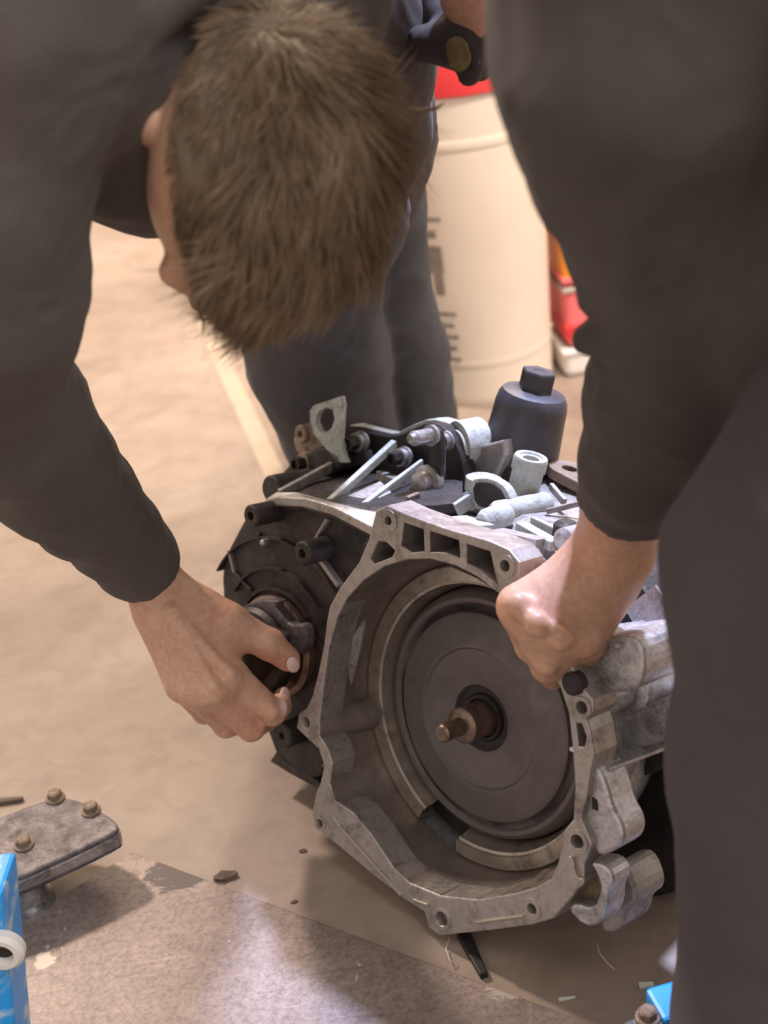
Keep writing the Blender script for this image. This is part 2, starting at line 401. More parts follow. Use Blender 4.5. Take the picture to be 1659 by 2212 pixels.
def cloth_mat(name, c, c2, weave=900):
    mt, nt, b = nodes(name)
    a, _ = noise_col(nt, [(.30, c), (.70, c2)], 9, 6, .6, .3)
    f, _ = noise_col(nt, [(.35, (.75, .75, .75)), (.65, (1.15, 1.15, 1.15))], weave, 2, .5)
    o = mixc(nt, None, a.outputs[0], f.outputs[0], 'MULTIPLY', .9)
    nt.links.new(o, b.inputs['Base Color']); b.inputs['Roughness'].default_value = .92
    b.inputs['Sheen Weight'].default_value = .06; b.inputs['Sheen Roughness'].default_value = .6
    bump(nt, b, weave, .4, .0008, 2)
    return mt
M['hoodie'] = cloth_mat('dark_grey_fleece', (.078, .064, .055), (.104, .087, .076))
M['hoodie2'] = cloth_mat('washed_black_fleece', (.070, .058, .051), (.086, .073, .065))
M['trouser'] = cloth_mat('blue_grey_work_cloth', (.062, .062, .071), (.090, .090, .102), 1200)
M['trouser2'] = cloth_mat('purple_black_work_cloth', (.062, .052, .056), (.078, .066, .070), 1200)
M['glove'] = cloth_mat('stained_glove', (.028, .022, .026), (.075, .06, .06), 700)
M['olive'] = plain('olive_patch', (.13, .10, .035), .8, 0, (.22, .17, .07), 60)
M['shoe'] = plain('boot_leather', (.02, .018, .017), .5)
def hair_mat():
    mt, nt, b = nodes('brown_hair')
    a, _ = noise_col(nt, [(.3, (.145, .092, .056)), (.7, (.33, .225, .138))], 30, 5, .6)
    nt.links.new(a.outputs[0], b.inputs['Base Color']); b.inputs['Roughness'].default_value = .42
    b.inputs['Specular IOR Level'].default_value = .35
    return mt
M['hair'] = hair_mat()
M['scalp'] = plain('scalp_under_hair', (.12, .082, .052), .9)
M['beige'] = plain('beige_fibre_drum', (.70, .59, .48), .7, 0, (.78, .67, .55), 4)
M['red'] = plain('red_plastic', (.62, .035, .04), .4, 0, (.70, .05, .05), 6)
M['pink'] = plain('faded_red_plastic', (.80, .16, .17), .45, 0, (.86, .22, .22), 6)
M['orange'] = plain('orange_plastic', (.86, .30, .02), .4, 0, (.95, .42, .03), 5)
M['white'] = plain('white_plastic', (.74, .72, .68), .5)
M['ink'] = plain('faded_black_print', (.16, .13, .11), .7, 0, (.30, .25, .2), 30)
M['strap'] = plain('grey_strap', (.42, .37, .33), .7)
M['drum'] = plain('black_drum_paint', (.028, .022, .020), .5)
M['pad'] = cast('worn_black_steel', (.115, .10, .105), (.18, .16, .165), (.06, .045, .038), 30, (.46, .64), .5, .5, .6)
M['padedge'] = cast('polished_edge', (.42, .40, .40), (.60, .58, .58), (.07, .06, .055), 24, (.42, .66), .8, .32, .4)
def blue_mat():
    mt, nt, b = nodes('chipped_blue_paint')
    a, _ = noise_col(nt, [(.52, (.02, .36, .92)), (.64, (.62, .72, .78))], 16, 6, .6, .5)
    nt.links.new(a.outputs[0], b.inputs['Base Color']); b.inputs['Roughness'].default_value = .38; return mt
M['blue'] = blue_mat()
M['wall'] = plain('painted_wall', (.60, .52, .44), .8, 0, (.64, .56, .47), 3)
M['line'] = plain('worn_floor_paint', (.40, .315, .235), .7, 0, (.47, .38, .29), 20)
M['wood'] = plain('pale_splinter', (.62, .62, .52), .7)
M['dirt'] = plain('dried_dirt', (.12, .085, .065), .9, 0, None, 60)
M['wire'] = plain('pale_wire', (.6, .5, .44), .5)
#@@SETTING
# ------------------------------------------------------------------ setting
def struct(o): o['kind'] = 'structure'; return o
g = MB(); g.add([(-7, -3, 0), (7, -3, 0), (7, 7, 0), (-7, 7, 0)], [(0, 1, 2, 3)])
floor = struct(g.build('floor', M['floor']))
floor['label'] = 'dusty beige concrete workshop floor'
w = MB().box((0, 7.05, 1.6), (7, 0, 0), (0, .05, 0), (0, 0, 1.6)); wall = struct(w.build('wall_back', M['wall']))
wall['label'] = 'plain beige workshop wall at the back'
def strip(pts, wd, z0, z1):                      # low strip along floor points
    g = MB(); P = [np.array([p[0], p[1], 0]) for p in pts]; V = []; Fc = []
    for i, p in enumerate(P):
        d = unit(P[min(i+1, len(P)-1)]-P[max(i-1, 0)]); x = np.array([d[1], -d[0], 0])*wd/2
        V += [p-x+[0, 0, z0], p+x+[0, 0, z0], p+x+[0, 0, z1], p-x+[0, 0, z1]]
    for i in range(len(P)-1):
        for j in range(4): Fc.append((i*4+j, i*4+(j+1) % 4, i*4+4+(j+1) % 4, i*4+4+j))
    Fc += [(3, 2, 1, 0), tuple(4*(len(P)-1)+j for j in range(4))]
    return g.add(V, Fc)
ln = strip([Z(375, 545), Z(455, 730), Z(535, 900), Z(600, 1040)], .035, -.002, .0012).build('painted_line', M['line'], floor)

# sheet of steel in the foreground
def slabz(poly, z0, z1):                         # horizontal plate from floor-plan outline
    n = len(poly); V = [(p[0], p[1], z0) for p in poly]+[(p[0], p[1], z1) for p in poly]
    a = sum(poly[i][0]*poly[(i+1) % n][1]-poly[(i+1) % n][0]*poly[i][1] for i in range(n))
    Fc = [tuple(range(n))[::-1], tuple(n+i for i in range(n))]+[(i, (i+1) % n, n+(i+1) % n, n+i) for i in range(n)]
    if a < 0: Fc = [q[::-1] for q in Fc]
    return MB().add(V, Fc)
ZP = .008
A = Z(285, 1840, ZP); B1 = Z(1280, 2212, ZP); B2 = Z(40, 1990, ZP)
dB = unit(B1-A); dC = unit(B2-A)
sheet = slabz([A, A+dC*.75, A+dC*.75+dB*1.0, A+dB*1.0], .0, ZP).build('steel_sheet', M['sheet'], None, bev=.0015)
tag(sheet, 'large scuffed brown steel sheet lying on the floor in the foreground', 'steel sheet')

# lift pads
def lift_pad(outline, z, bolts, name_label, socket, group='car lift pads'):
    P = smooth_poly([tuple(Z(x, y, z)[:2]) for x, y in outline], 2)
    c = P.mean(0); t = thing('lift_pad', name_label, 'lift pad', (c[0], c[1], 0), group)
    slabz([tuple(p) for p in P], z-.026, z).build('pad_plate', M['pad'], t, bev=.004, seg=3)
    slabz([tuple(c+(p-c)*1.012) for p in P], z-.022, z-.005).build('pad_rim', M['padedge'], t, bev=.003)
    for x, y in bolts:
        q = Z(x, y, z); b = MB(); b.lathe((q[0], q[1], z-.001), (0, 0, 1), [(.0115, 0), (.0115, .003), (.009, .004)], 20).lathe((q[0], q[1], z+.002), (0, 0, 1), [(.0085, 0), (.0085, .007), (.006, .0085)], 6)
        b.build('bolt', M['rust'], t)
    q = Z(*socket, z); s = MB(); s.lathe((q[0], q[1], .001), (0, 0, 1), [(.030, 0), (.030, .012), (.024, .014), (.024, z-.03)], 32)
    s.build('socket', M['padedge'], t, smooth=True)
    return t
pad1 = lift_pad([(108, 1722), (160, 1722), (235, 1760), (258, 1782), (250, 1800), (-70, 1945), (-230, 1860), (-40, 1780)], .075,
         [(120, 1725), (197, 1752), (52, 1826), (-60, 1862)], 'worn black steel lift pad with rusty bolts beside the blue post', (30, 1850))
pad2 = lift_pad([(1325, 2225), (1365, 2192), (1440, 2184), (1480, 2210), (1480, 2300), (1380, 2310)], .075,
         [(1400, 2198), (1440, 2260)], 'black steel lift pad at the bottom edge near the trouser leg', (1415, 2255))
t = thing('lift_bracket', 'small blue painted lift bracket behind the bottom lift pad', 'lift bracket', tuple(Z(1470, 2230, 0)), 'blue lift parts')
p = Z(1450, 2206, .05); MB().box(p+np.array([.012, .0, .0]), np.array([.028, .005, 0]), np.array([-.004, .02, 0]), np.array([0, 0, .030])).build('arm_tube', M['blue'], t, bev=.004)
# blue post at the left edge
t = thing('lift_post', 'bright blue chipped steel post with a pale ring bolt at the left edge', 'lift post', tuple(Z(-10, 2330, 0)), 'blue lift parts')
f0 = Z(42, 2330, 0); xd = unit(np.array([RW[0][0], RW[1][0], 0])); yd = np.array([-xd[1], xd[0], 0])
rt = ray(4, 1935); T_ = EYE+rt*((f0[1]-EYE[1])/rt[1]); up_l = T_-f0
lo = f0-xd*.055+yd*.03
g = MB(); V = []
for s in (0, 1):
    for a, b in ((-1, -1), (1, -1), (1, 1), (-1, 1)): V.append(lo+up_l*s+xd*.055*a+yd*.03*b)
g.add(V, [(3, 2, 1, 0), (4, 5, 6, 7), (0, 1, 5, 4), (1, 2, 6, 5), (2, 3, 7, 6), (3, 0, 4, 7)]).build('post', M['blue'], t, bev=.005)
# ring bolt on the face towards the camera
fc = lo+up_l*.74+xd*.052-yd*.03
q = MB(); q.lathe(fc, -yd, [(.021, 0), (.021, .008), (.017, .012), (.012, .012), (.011, .003), (0, .003)], 28).build('ring_bolt', M['white'], t, smooth=True)
MB().lathe(fc-yd*.0032, -yd, [(.0108, 0), (0, .0004)], 24).build('ring_hole', M['hole'], t)

# ------------------------------------------------------------------ background containers
def fibre_drum():
    b = Z(1048, 818, 0); rr = .140; hh = .575
    dn = np.array([0, 0, 1.0])
    t = thing('fibre_drum', 'tall beige drum with a red lid standing behind the gearbox', 'drum', tuple(b))
    MB().lathe(b, dn, [(rr*.90, 0), (rr*.92, .012), (rr*.915, .02), (rr*.98, hh*.5), (rr*1.06, hh)], 56).build('drum_body', M['beige'], t, smooth=True)
    MB().lathe(b+dn*(hh-.012), dn, [(rr*1.05, 0), (rr*1.10, .004), (rr*1.105, .07), (rr*1.06, .085), (rr*.92, .088), (rr*.9, .078), (0, .078)], 56).build('lid', M['red'], t, smooth=True)
    for zz, f_ in ((.475, 1.035), (.075, .925)):
        MB().lathe(b+dn*zz, dn, [(rr*f_*1.005, 0), (rr*f_*1.012, .004), (rr*f_*1.012, .014), (rr*f_*1.005, .018)], 56).build('hoop', M['beige'], t, smooth=True)
    # dark printed marks on the front, facing the camera
    to = unit(np.array([EYE[0]-b[0], EYE[1]-b[1], 0])); sd = np.array([-to[1], to[0], 0])
    def mark(a0, a1, z0, z1, n=6):
        V = []; Fc = []
        for i in range(n+1):
            a = a0+(a1-a0)*i/n; d = to*math.cos(a)+sd*math.sin(a)
            for z in (z0, z1):
                V.append(b+d*(rr*(.915+.145*z/hh)+.0012)+dn*z)
        for i in range(n): Fc.append((2*i, 2*i+2, 2*i+3, 2*i+1))
        MB().add(V, Fc).build('printed_mark', M['ink'], t)
    mark(-.60, -.40, .26, .31); mark(-.55, -.42, .22, .26); mark(-.72, -.45, .325, .338); mark(-.66, -.36, .355, .362)
    for i in range(5): mark(-.58, -.30-.04*(i % 2), .18-.022*i, .187-.022*i)
fibre_drum()
def box_stack():
    base = Z(1212, 828, 0)
    xd = unit(np.array([1, .10, 0])); yd = np.array([-xd[1], xd[0], 0])
    def crate(name, label, cat, mat, z0, z1, wd, dp, detail):
        c = base+np.array([.140, .105, 0]); t = thing(name, label, cat, (c[0], c[1], z0), 'stacked containers beside the drum' if False else None)
        MB().box(c+[0, 0, (z0+z1)/2], xd*wd, yd*dp, np.array([0, 0, (z1-z0)/2])).build('case', M[mat], t, bev=.012, seg=3)
        for zz, mm, hh in detail:
            MB().box(c+[0, 0, zz], xd*(wd+.004), yd*(dp+.004), np.array([0, 0, hh])).build('band', M[mm], t, bev=.003)
    crate('white_tray', 'white plastic tray on the floor beneath the red and orange boxes', 'tray', 'white', 0, .055, .135, .075, [(.05, 'white', .005)])
    crate('plastic_box', 'faded red plastic box standing on the white tray', 'plastic box', 'pink', .056, .175, .125, .065, [(.085, 'red', .014), (.168, 'strap', .005)])
    crate('plastic_box', 'orange plastic box between the two red ones beside the drum', 'plastic box', 'orange', .176, .275, .125, .065, [(.187, 'pink', .006), (.268, 'red', .006)])
    crate('plastic_box', 'bright red plastic box on top of the orange one', 'plastic box', 'red', .276, .45, .125, .065, [(.292, 'strap', .011), (.44, 'red', .006)])
box_stack()
b = Z(846, 790, 0)+np.array([.02, .20, 0])
t = thing('steel_drum', 'black ribbed drum standing left of the beige drum', 'drum', tuple(b))
MB().lathe(b, (0, 0, 1), [(.15, 0), (.155, .01), (.155, .2), (.162, .21), (.155, .22), (.155, .45), (.162, .46), (.155, .47), (.155, .72), (.15, .73), (.145, .72), (0, .72)], 48).build('drum_shell', M['drum'], t, smooth=True)
MB().lathe(b+np.array([.05, -.03, .719]), (0, 0, 1), [(.03, 0), (.03, .01), (.022, .014)], 20).build('bung', M['drum'], t, smooth=True)

# ------------------------------------------------------------------ debris
def bit(name, p0, p1, r, mat, label, cat, group=None):
    a, b = Z(*p0, r), Z(*p1, r); m_ = (a+b)/2
    o = MB().bar(a, b, 2*r*1.6, 2*r*.9, (0, 0, 1), 2*r*.9).build(name, M[mat], None, bev=r*.3); tag(o, label, cat, group); return o
bit('wood_splinter', (1381, 2130), (1412, 2126), .0022, 'wood', 'short pale splinter on the floor near the trouser leg', 'splinter')
bit('wood_splinter', (1207, 2160), (1243, 2154), .0013, 'wood', 'thin pale splinter beside the edge of the steel sheet', 'splinter')
bit('metal_strip', (1000, 2015), (1046, 2108), .0045, 'black', 'thin dark strip lying under the gearbox up to the sheet edge', 'metal strip')
bit('twig', (-10, 1733), (50, 1726), .003, 'dirt', 'dark twig on the floor behind the left lift pad', 'twig')
def wire(name, pts, label):
    P = [Z(x, y, .002+dz) for x, y, dz in pts]
    o = MB().tube(P, .0006, 6).build(name, M['wire']); tag(o, label, 'wire')
wire('wire_strand', [(975, 2015, .0), (963, 2050, .004), (972, 2075, .006), (988, 2082, 0)], 'thin curled pale strand under the bolt boss of the gearbox')
wire('wire_strand', [(1290, 2040, .004), (1296, 2060, .006), (1312, 2080, .004), (1328, 2095, 0)], 'thin pale strand on the floor below the gearbox foot')
random.seed(3)
for k, (x, y, s, lab) in enumerate([(488, 1893, .008, 'crumbled dirt clump at the edge of the steel sheet'), (654, 1838, .003, 'small dark crumb on the floor left of the gearbox'), (636, 1948, .0025, 'tiny dark crumb in the gearbox shadow near the sheet')]):
    bm = bmesh.new(); bmesh.ops.create_icosphere(bm, subdivisions=2, radius=1)
    for v in bm.verts:
        f = random.uniform(.7, 1.25); v.co = Vector((v.co.x*s*1.6*f, v.co.y*s*f, v.co.z*s*.6*f))
    me = bpy.data.meshes.new('dirt_clump'); bm.to_mesh(me); bm.free(); o = link('dirt_clump', me, M['dirt'])
    q = Z(x, y, s*.3); o.location = q; tag(o, lab, 'dirt')

# ------------------------------------------------------------------ gearbox
gb = thing('gearbox', 'dirty aluminium car gearbox with open bell housing and grey clutch cover', 'gearbox', (GC[0], GC[1], 0))
KF = -.08
def px2(poly, k): return [gl(x, y, k) for x, y in poly]
def gext(name, poly, k0, k1, mat, holes=(), bev=.0012, sm=0, parent=None, bevm=0):
    o2 = smooth_poly(px2(poly, k0), sm) if sm else px2(poly, k0)
    mb = extrude2d(o2, [px2(h, k0) if not isinstance(h, tuple) else h[1] for h in holes], k1-k0, GC-NN*k1, RR, UU, NN, bev)
    return mb.build(name, M[mat], parent or gb, bev=bevm)
OUT = [(806, 1128), (812, 1103), (836, 1092), (875, 1110), (960, 1141), (1060, 1170), (1100, 1188), (1122, 1215), (1120, 1250), (1165, 1300), (1212, 1380),
       (1240, 1450), (1262, 1490), (1282, 1512), (1282, 1538), (1268, 1556), (1276, 1580), (1284, 1630), (1276, 1665), (1268, 1720), (1256, 1768), (1268, 1795), (1279, 1822),
       (1270, 1848), (1262, 1868), (1262, 1900), (1245, 1925), (1230, 1945), (1195, 1985), (1150, 1998), (1060, 2010), (985, 2018), (950, 2022), (926, 2005), (916, 1970), (872, 1942),
       (800, 1886), (715, 1814), (682, 1788), (674, 1760), (682, 1715), (692, 1690), (700, 1655), (688, 1618), (660, 1592), (640, 1572), (645, 1542), (662, 1530), (676, 1500),
       (688, 1450), (700, 1390), (706, 1340), (712, 1310), (735, 1268), (775, 1215), (796, 1165)]
INN = [(728, 1335), (750, 1292), (785, 1254), (830, 1224), (880, 1209), (930, 1208), (985, 1223), (1030, 1246), (1078, 1284), (1130, 1350), (1175, 1425), (1210, 1485),
       (1228, 1540), (1237, 1620), (1242, 1700), (1238, 1770), (1218, 1795), (1214, 1830), (1204, 1868), (1190, 1898), (1160, 1916), (1110, 1930), (1030, 1944), (950, 1935), (885, 1908),
       (850, 1875), (800, 1800), (765, 1757), (722, 1728), (712, 1692), (718, 1650), (706, 1615), (690, 1590), (690, 1555), (694, 1525), (700, 1470), (710, 1400)]
POCK = [[(872, 1130), (914, 1144), (916, 1192), (888, 1194), (866, 1178)], [(928, 1148), (990, 1168), (994, 1208), (958, 1194), (928, 1192)],
        [(1007, 1176), (1058, 1192), (1066, 1228), (1074, 1262), (1040, 1234), (1008, 1216)], [(816, 1170), (834, 1172), (852, 1190), (846, 1203), (808, 1218), (800, 1206)],
        [(1244, 1562), (1256, 1564), (1266, 1592), (1262, 1614), (1250, 1612)]]
BOLTS = [(840, 1125, 10, 27), (1092, 1222, 12, 27), (1258, 1528, 13, 24), (1248, 1818, 15, 27), (1150, 1963, 12, 24), (955, 1985, 17, 27), (692, 1778, 10, 20), (662, 1560, 14, 22)]
# rim with pockets and bolt bores
holes = [INN]+POCK
bh = []
for x, y, r, R_ in BOLTS: bh.append(('c', circ(gl(x, y, KF), r*1.45/F_PX*.92, 20)))
o2 = px2(OUT, KF)
mb = extrude2d(o2, [px2(h, KF) for h in holes]+[h[1] for h in bh], .036, GC-NN*(KF+.036), RR, UU, NN, .0015)
mb.build('flange', M['alu_face'], gb)
# polar loft helper around the clutch axis
def polar(poly, nA=180):
    P = np.array(poly); out = []
    for i in range(nA):
        a = 2*math.pi*i/nA; d = np.array([math.cos(a), math.sin(a)]); best = 0
        for j in range(len(P)):
            p, q = P[j], P[(j+1) % len(P)]; e = q-p; den = d[0]*-e[1]+d[1]*e[0]
            if abs(den) < 1e-12: continue
            tt = (p[0]*-e[1]+p[1]*e[0])/den; s = (d[0]*p[1]-d[1]*p[0])/den
            if tt > 0 and -1e-6 <= s <= 1+1e-6: best = max(best, tt)
        out.append(best)
    return np.array(out)
def polar_loft(layers, nA=180, inward=False):   # layers: (radius array or number, k)
    V = []; Fc = []
    for rad, k in layers:
        rad = np.full(nA, rad) if np.isscalar(rad) else rad
        for i in range(nA):
            a = 2*math.pi*i/nA; V.append(L(rad[i]*math.cos(a), rad[i]*math.sin(a), k))
    for j in range(len(layers)-1):
        for i in range(nA):
            q = (j*nA+i, j*nA+(i+1) % nA, (j+1)*nA+(i+1) % nA, (j+1)*nA+i); Fc.append(q if inward else q[::-1])
    return MB().add(V, Fc)
pi_ = polar(px2(INN, KF)); po = polar(px2(OUT, KF))
pi_ = np.maximum(pi_, .12)
def lerp(a, b, t): return a*(1-t)+b*t
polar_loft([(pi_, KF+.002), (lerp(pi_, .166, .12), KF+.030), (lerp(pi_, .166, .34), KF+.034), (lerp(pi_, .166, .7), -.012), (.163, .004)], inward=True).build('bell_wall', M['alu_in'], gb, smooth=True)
po2 = po*.97
polar_loft([(po*.985, KF+.034), (po*.95, KF+.05), (lerp(po, .19, .5)*.95, -.01), (lerp(po, .18, .85)*.93, .05), (.155, .10), (.11, .15), (.02, .17)]).build('bell_shell', M['alu_side'], gb, smooth=True)
# inner ring with a gap cut in it
def ang(px, py, k): r, u = gl(px, py, k); return math.atan2(u, r)
gap0, gap1 = ang(902, 1775, .0), ang(985, 1845, .0)
ga, gb_ = min(gap0, gap1), max(gap0, gap1)
ring = MB().lathe(GC-NN*.03, NN, [(.163, 0), (.163, .030), (.1612, .0322), (.1470, .0335), (.1462, .0300), (.1432, .0292), (.1420, .022), (.138, .012), (.138, -.03)], 150, gb_, ga+2*math.pi, x=RR)
ring.build('seat_ring', M['alu_ring'], gb, smooth=True)
MB().lathe(GC-NN*.03, NN, [(.163, .002), (.137, -.004), (.132, -.03)], 24, ga-.05, gb_+.05, x=RR).build('ring_notch', M['black'], gb, smooth=True)
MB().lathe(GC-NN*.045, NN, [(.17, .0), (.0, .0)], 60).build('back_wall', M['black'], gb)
# clutch cover
cc = MB().lathe(GC-NN*.04, NN, [(.136, 0), (.1355, .018), (.132, .030), (.127, .034), (.1225, .034), (.1205, .031)], 120)
cc_o = cc.build('clutch_cover', M['disc'], gb, smooth=True)
MB().lathe(GC-NN*.012, NN, [(.1205, .003), (.1195, -.003), (.1145, -.003), (.1130, .004)], 120).build('seal_groove', M['rubber'], cc_o, smooth=True)
MB().lathe(GC-NN*.012, NN, [(.1135, .002), (.1120, .0085), (.108, .0110), (.082, .0135), (.0795, .0150), (.0765, .0150), (.074, .0120), (.045, .0115), (.036, .0100), (.0335, .0040), (.0335, -.004)], 120).build('cover_plate', M['disc'], cc_o, smooth=True)
hubc = G(1062, 1556, -.0)
hubc = GC
MB().lathe(GC-NN*.022, NN, [(.034, 0), (.026, .004), (.026, .017), (.0245, .019), (.021, .019), (.020, .010), (.012, .010)], 48).build('hub', M['black'], cc_o, smooth=True)
sh = MB().lathe(GC-NN*.012, NN, [(.019, 0), (.019, .022), (.0175, .024), (.0175, .030), (.019, .031), (.019, .040), (.0165, .042), (.0095, .043), (.0085, .056), (.0095, .057), (.0095, .070), (.0075, .072), (.0, .072)], 36).build('input_shaft', M['shaft'], gb, smooth=True)
# bosses behind the bolt bores, inside the bell and outside it
for x, y, r, R_ in BOLTS:
    c = G(x, y, KF); rr = R_*1.45/F_PX*.95
    b = MB().lathe(c-NN*.040, NN, [(rr, 0), (rr, .039), (rr*.97, .0412), (r*1.45/F_PX*1.05, .0412), (r*1.45/F_PX*.92, .039), (r*1.45/F_PX*.9, .006), (0, .006)], 28)
    b.build('bolt_boss', M['alu_face'], gb, smooth=True)
    MB().lathe(c-NN*.0338, NN, [(r*1.45/F_PX*.88, 0), (0, .0002)], 20).build('bolt_bore', M['hole'], gb)
for p0, p1, r0, r1 in [((682, 1566, -.072), (802, 1538, .0), .0175, .0185), ((716, 1770, -.072), (800, 1740, -.02), .013, .012), ((1150, 1945, -.072), (1190, 1900, -.03), .014, .012), ((955, 1960, -.072), (1010, 1925, -.03), .016, .013)]:
    MB().cyl(G(*p0), G(*p1), r0, r1, 28).build('inner_boss', M['alu_in'], gb, smooth=True)
# steps and ribs on the bell inner wall (lower left)
def rib(name, a, b, w_, h_, mat, upv=None, w1=None, h1=None, parent=None, bev=.001):
    return MB().bar(G(*a), G(*b), w_, h_, NN if upv is None else upv, w1, h1).build(name, M[mat], parent or gb, bev=bev)
for a, b in [((690, 1605, -.06), (795, 1560, .0)), ((704, 1655, -.06), (790, 1625, -.005)), ((710, 1712, -.07), (785, 1685, -.012)), ((785, 1685, -.012), (835, 1720, .0))]:
    rib('inner_rib', a, b, .005, .016, 'alu_in')
rib('flange_rib', (736, 1786, KF-.001), (868, 1934, KF-.001), .0035, .004, 'alu_ring')
rib('flange_rib', (722, 1764, KF-.001), (736, 1786, KF-.001), .0035, .004, 'alu_face')
rib('flange_rib', (1030, 1992, KF-.001), (1132, 1978, KF-.001), .003, .004, 'alu_ring')
rib('flange_rib', (893, 1943, KF-.001), (925, 1955, KF-.001), .003, .004, 'alu_ring')
gext('rear_plate', [(800, 1180), (860, 1110), (1080, 1170), (1130, 1250), (1090, 1290), (1030, 1250), (930, 1206), (840, 1218)], KF+.034, KF+.040, 'alu_dark')

# right-hand outer casing: ribs, long boss, feet
BR = [(1258, 1528)]
c = G(1262, 1520, KF+.02)
MB().lathe(c, -NN, [(.019, 0), (.019, .062), (.0185, .064)], 32).build('long_boss', M['alu_side'], gb, smooth=True)
MB().lathe(c-NN*.060, -NN, [(.020, -.002), (.0285, .002), (.029, .010), (.028, .11)], 36).build('boss_sleeve', M['alu_side'], gb, smooth=True)
rib('side_rib', (1274, 1640, -.06), (1460, 1572, .075), .004, .05, 'alu_side', upv=RR)
rib('side_rib', (1296, 1380, -.055), (1470, 1354, .06), .0045, .045, 'alu_side', upv=RR)
rib('side_rib', (1385, 1290, .04), (1450, 1395, .03), .005, .04, 'alu_side', upv=RR)
gext('side_casting', [(1250, 1395), (1300, 1378), (1385, 1372), (1395, 1450), (1370, 1500), (1285, 1492), (1255, 1470)], -.05, .03, 'alu_side', sm=2, bev=.004)
gext('side_casting', [(1290, 1560), (1400, 1520), (1480, 1500), (1480, 1590), (1400, 1612), (1300, 1640)], .0, .08, 'alu_side', sm=2, bev=.004)
gext('foot_bracket', [(1262, 1660), (1290, 1650), (1312, 1700), (1322, 1745), (1346, 1785), (1347, 1822), (1322, 1842), (1288, 1852), (1272, 1800), (1256, 1768)], -.072, -.035, 'alu_side', sm=2, bev=.004)
gext('foot_bracket', [(1272, 1862), (1302, 1866), (1322, 1885), (1324, 1910), (1312, 1930), (1312, 1965), (1296, 1998), (1262, 2003), (1225, 1965), (1240, 1950), (1282, 1962), (1298, 1925), (1290, 1890)], -.075, -.045, 'alu_side', sm=1, bev=.003)
gext('cavity_patch', [(1236, 1880), (1300, 1870), (1305, 1930), (1285, 1970), (1240, 1955), (1225, 1920)], -.058, -.045, 'rust', bev=.001)  # brown plate coloured to stand in for the dark cavity of the foot
gext('flange_lip', [(1222, 1850), (1238, 1852), (1243, 1895), (1262, 1900), (1262, 1912), (1240, 1925), (1222, 1918), (1228, 1895)], KF-.004, -.06, 'alu_face', sm=2, bev=.001)
gext('rear_foot', [(1300, 1880), (1350, 1860), (1382, 1945), (1350, 1965), (1345, 2000), (1322, 2018), (1295, 2010), (1300, 1960)], -.03, .02, 'alu', sm=2, bev=.004)
gext('slot_patch', [(1278, 1722), (1288, 1730), (1290, 1752), (1279, 1748)], -.0735, -.06, 'hole', bev=.0003)  # dark patch on the foot bracket, painted shade of a slot

# casing behind
gext('main_casing', [(530, 1230), (565, 1090), (660, 1040), (1000, 1105), (1230, 1165), (1400, 1260), (1480, 1450), (1470, 1650), (1330, 1700), (1000, 1600), (700, 1620), (560, 1480)], .06, .17, 'alu_dark', sm=2, bev=.006)
gext('shadow_body', [(1150, 1700), (1480, 1560), (1500, 1850), (1470, 1935), (1330, 1945), (1200, 1900)], .10, .22, 'black', sm=2, bev=.006)  # black body added in place of the dark shadows at lower right
# differential cover on the left
gext('side_cover', [(600, 1084), (660, 1088), (720, 1108), (800, 1148), (770, 1240), (725, 1330), (705, 1430), (690, 1520), (705, 1640), (690, 1688), (640, 1668), (600, 1640), (585, 1600), (570, 1560),
                    (520, 1500), (484, 1400), (476, 1320), (482, 1290), (478, 1245), (486, 1200), (512, 1150), (535, 1108)], -.02, .03, 'alu_dark', sm=2, bev=.004)
DC = G(606, 1392, -.02)
a_lo = 0
for rad, wd, mt in ((.128, .002, 'alu_dark'), (.092, .002, 'alu_dark'), (.068, .0025, 'alu_dark')):
    ro = MB().lathe(DC, NN, [(rad, -.004), (rad, .006), (rad-wd, .006), (rad-wd, -.004)], 60, .55*math.pi-.9, .55*math.pi+.95, x=RR); ro.build('cover_ring', M['alu_dark'], gb, smooth=True)
MB().lathe(DC, NN, [(.060, -.02), (.060, .010), (.054, .014), (.050, .010)], 48).build('seal_collar', M['shaft'], gb, smooth=True)
of = MB().lathe(DC, NN, [(.040, 0), (.040, .020), (.050, .024), (.052, .036), (.048, .042), (.034, .044), (.032, .075), (.028, .078), (0, .078)], 48).build('output_flange', M['black'], gb, smooth=True)
for i in range(3):
    a = .6+i*2.094; p = DC+NN*.045+(RR*math.cos(a)+UU*math.sin(a))*.048
    MB().box(p, RR*.016, UU*.014, NN*.010).build('flange_ear', M['alu_dark'], of, bev=.003)
gext('flange_lug', [(520, 1312), (545, 1300), (575, 1296), (604, 1298), (592, 1308), (604, 1325), (626, 1352), (652, 1348), (662, 1362), (660, 1402), (640, 1420), (600, 1400), (560, 1370)], -.050, -.036, 'pad', sm=1, bev=.002, parent=of)
rib('cover_rib', (566, 1178, -.022), (560, 1150, -.022), .004, .006, 'alu_dark')
rib('cover_rib', (496, 1188, -.022), (508, 1236, -.022), .004, .006, 'alu')
rib('cover_rib', (680, 1172, -.022), (710, 1120, -.022), .004, .008, 'alu')
rib('cover_rib', (692, 1205, -.026), (735, 1265, -.03), .006, .008, 'alu')
rib('cover_rib', (545, 1275, -.022), (508, 1236, -.022), .004, .006, 'alu_dark')
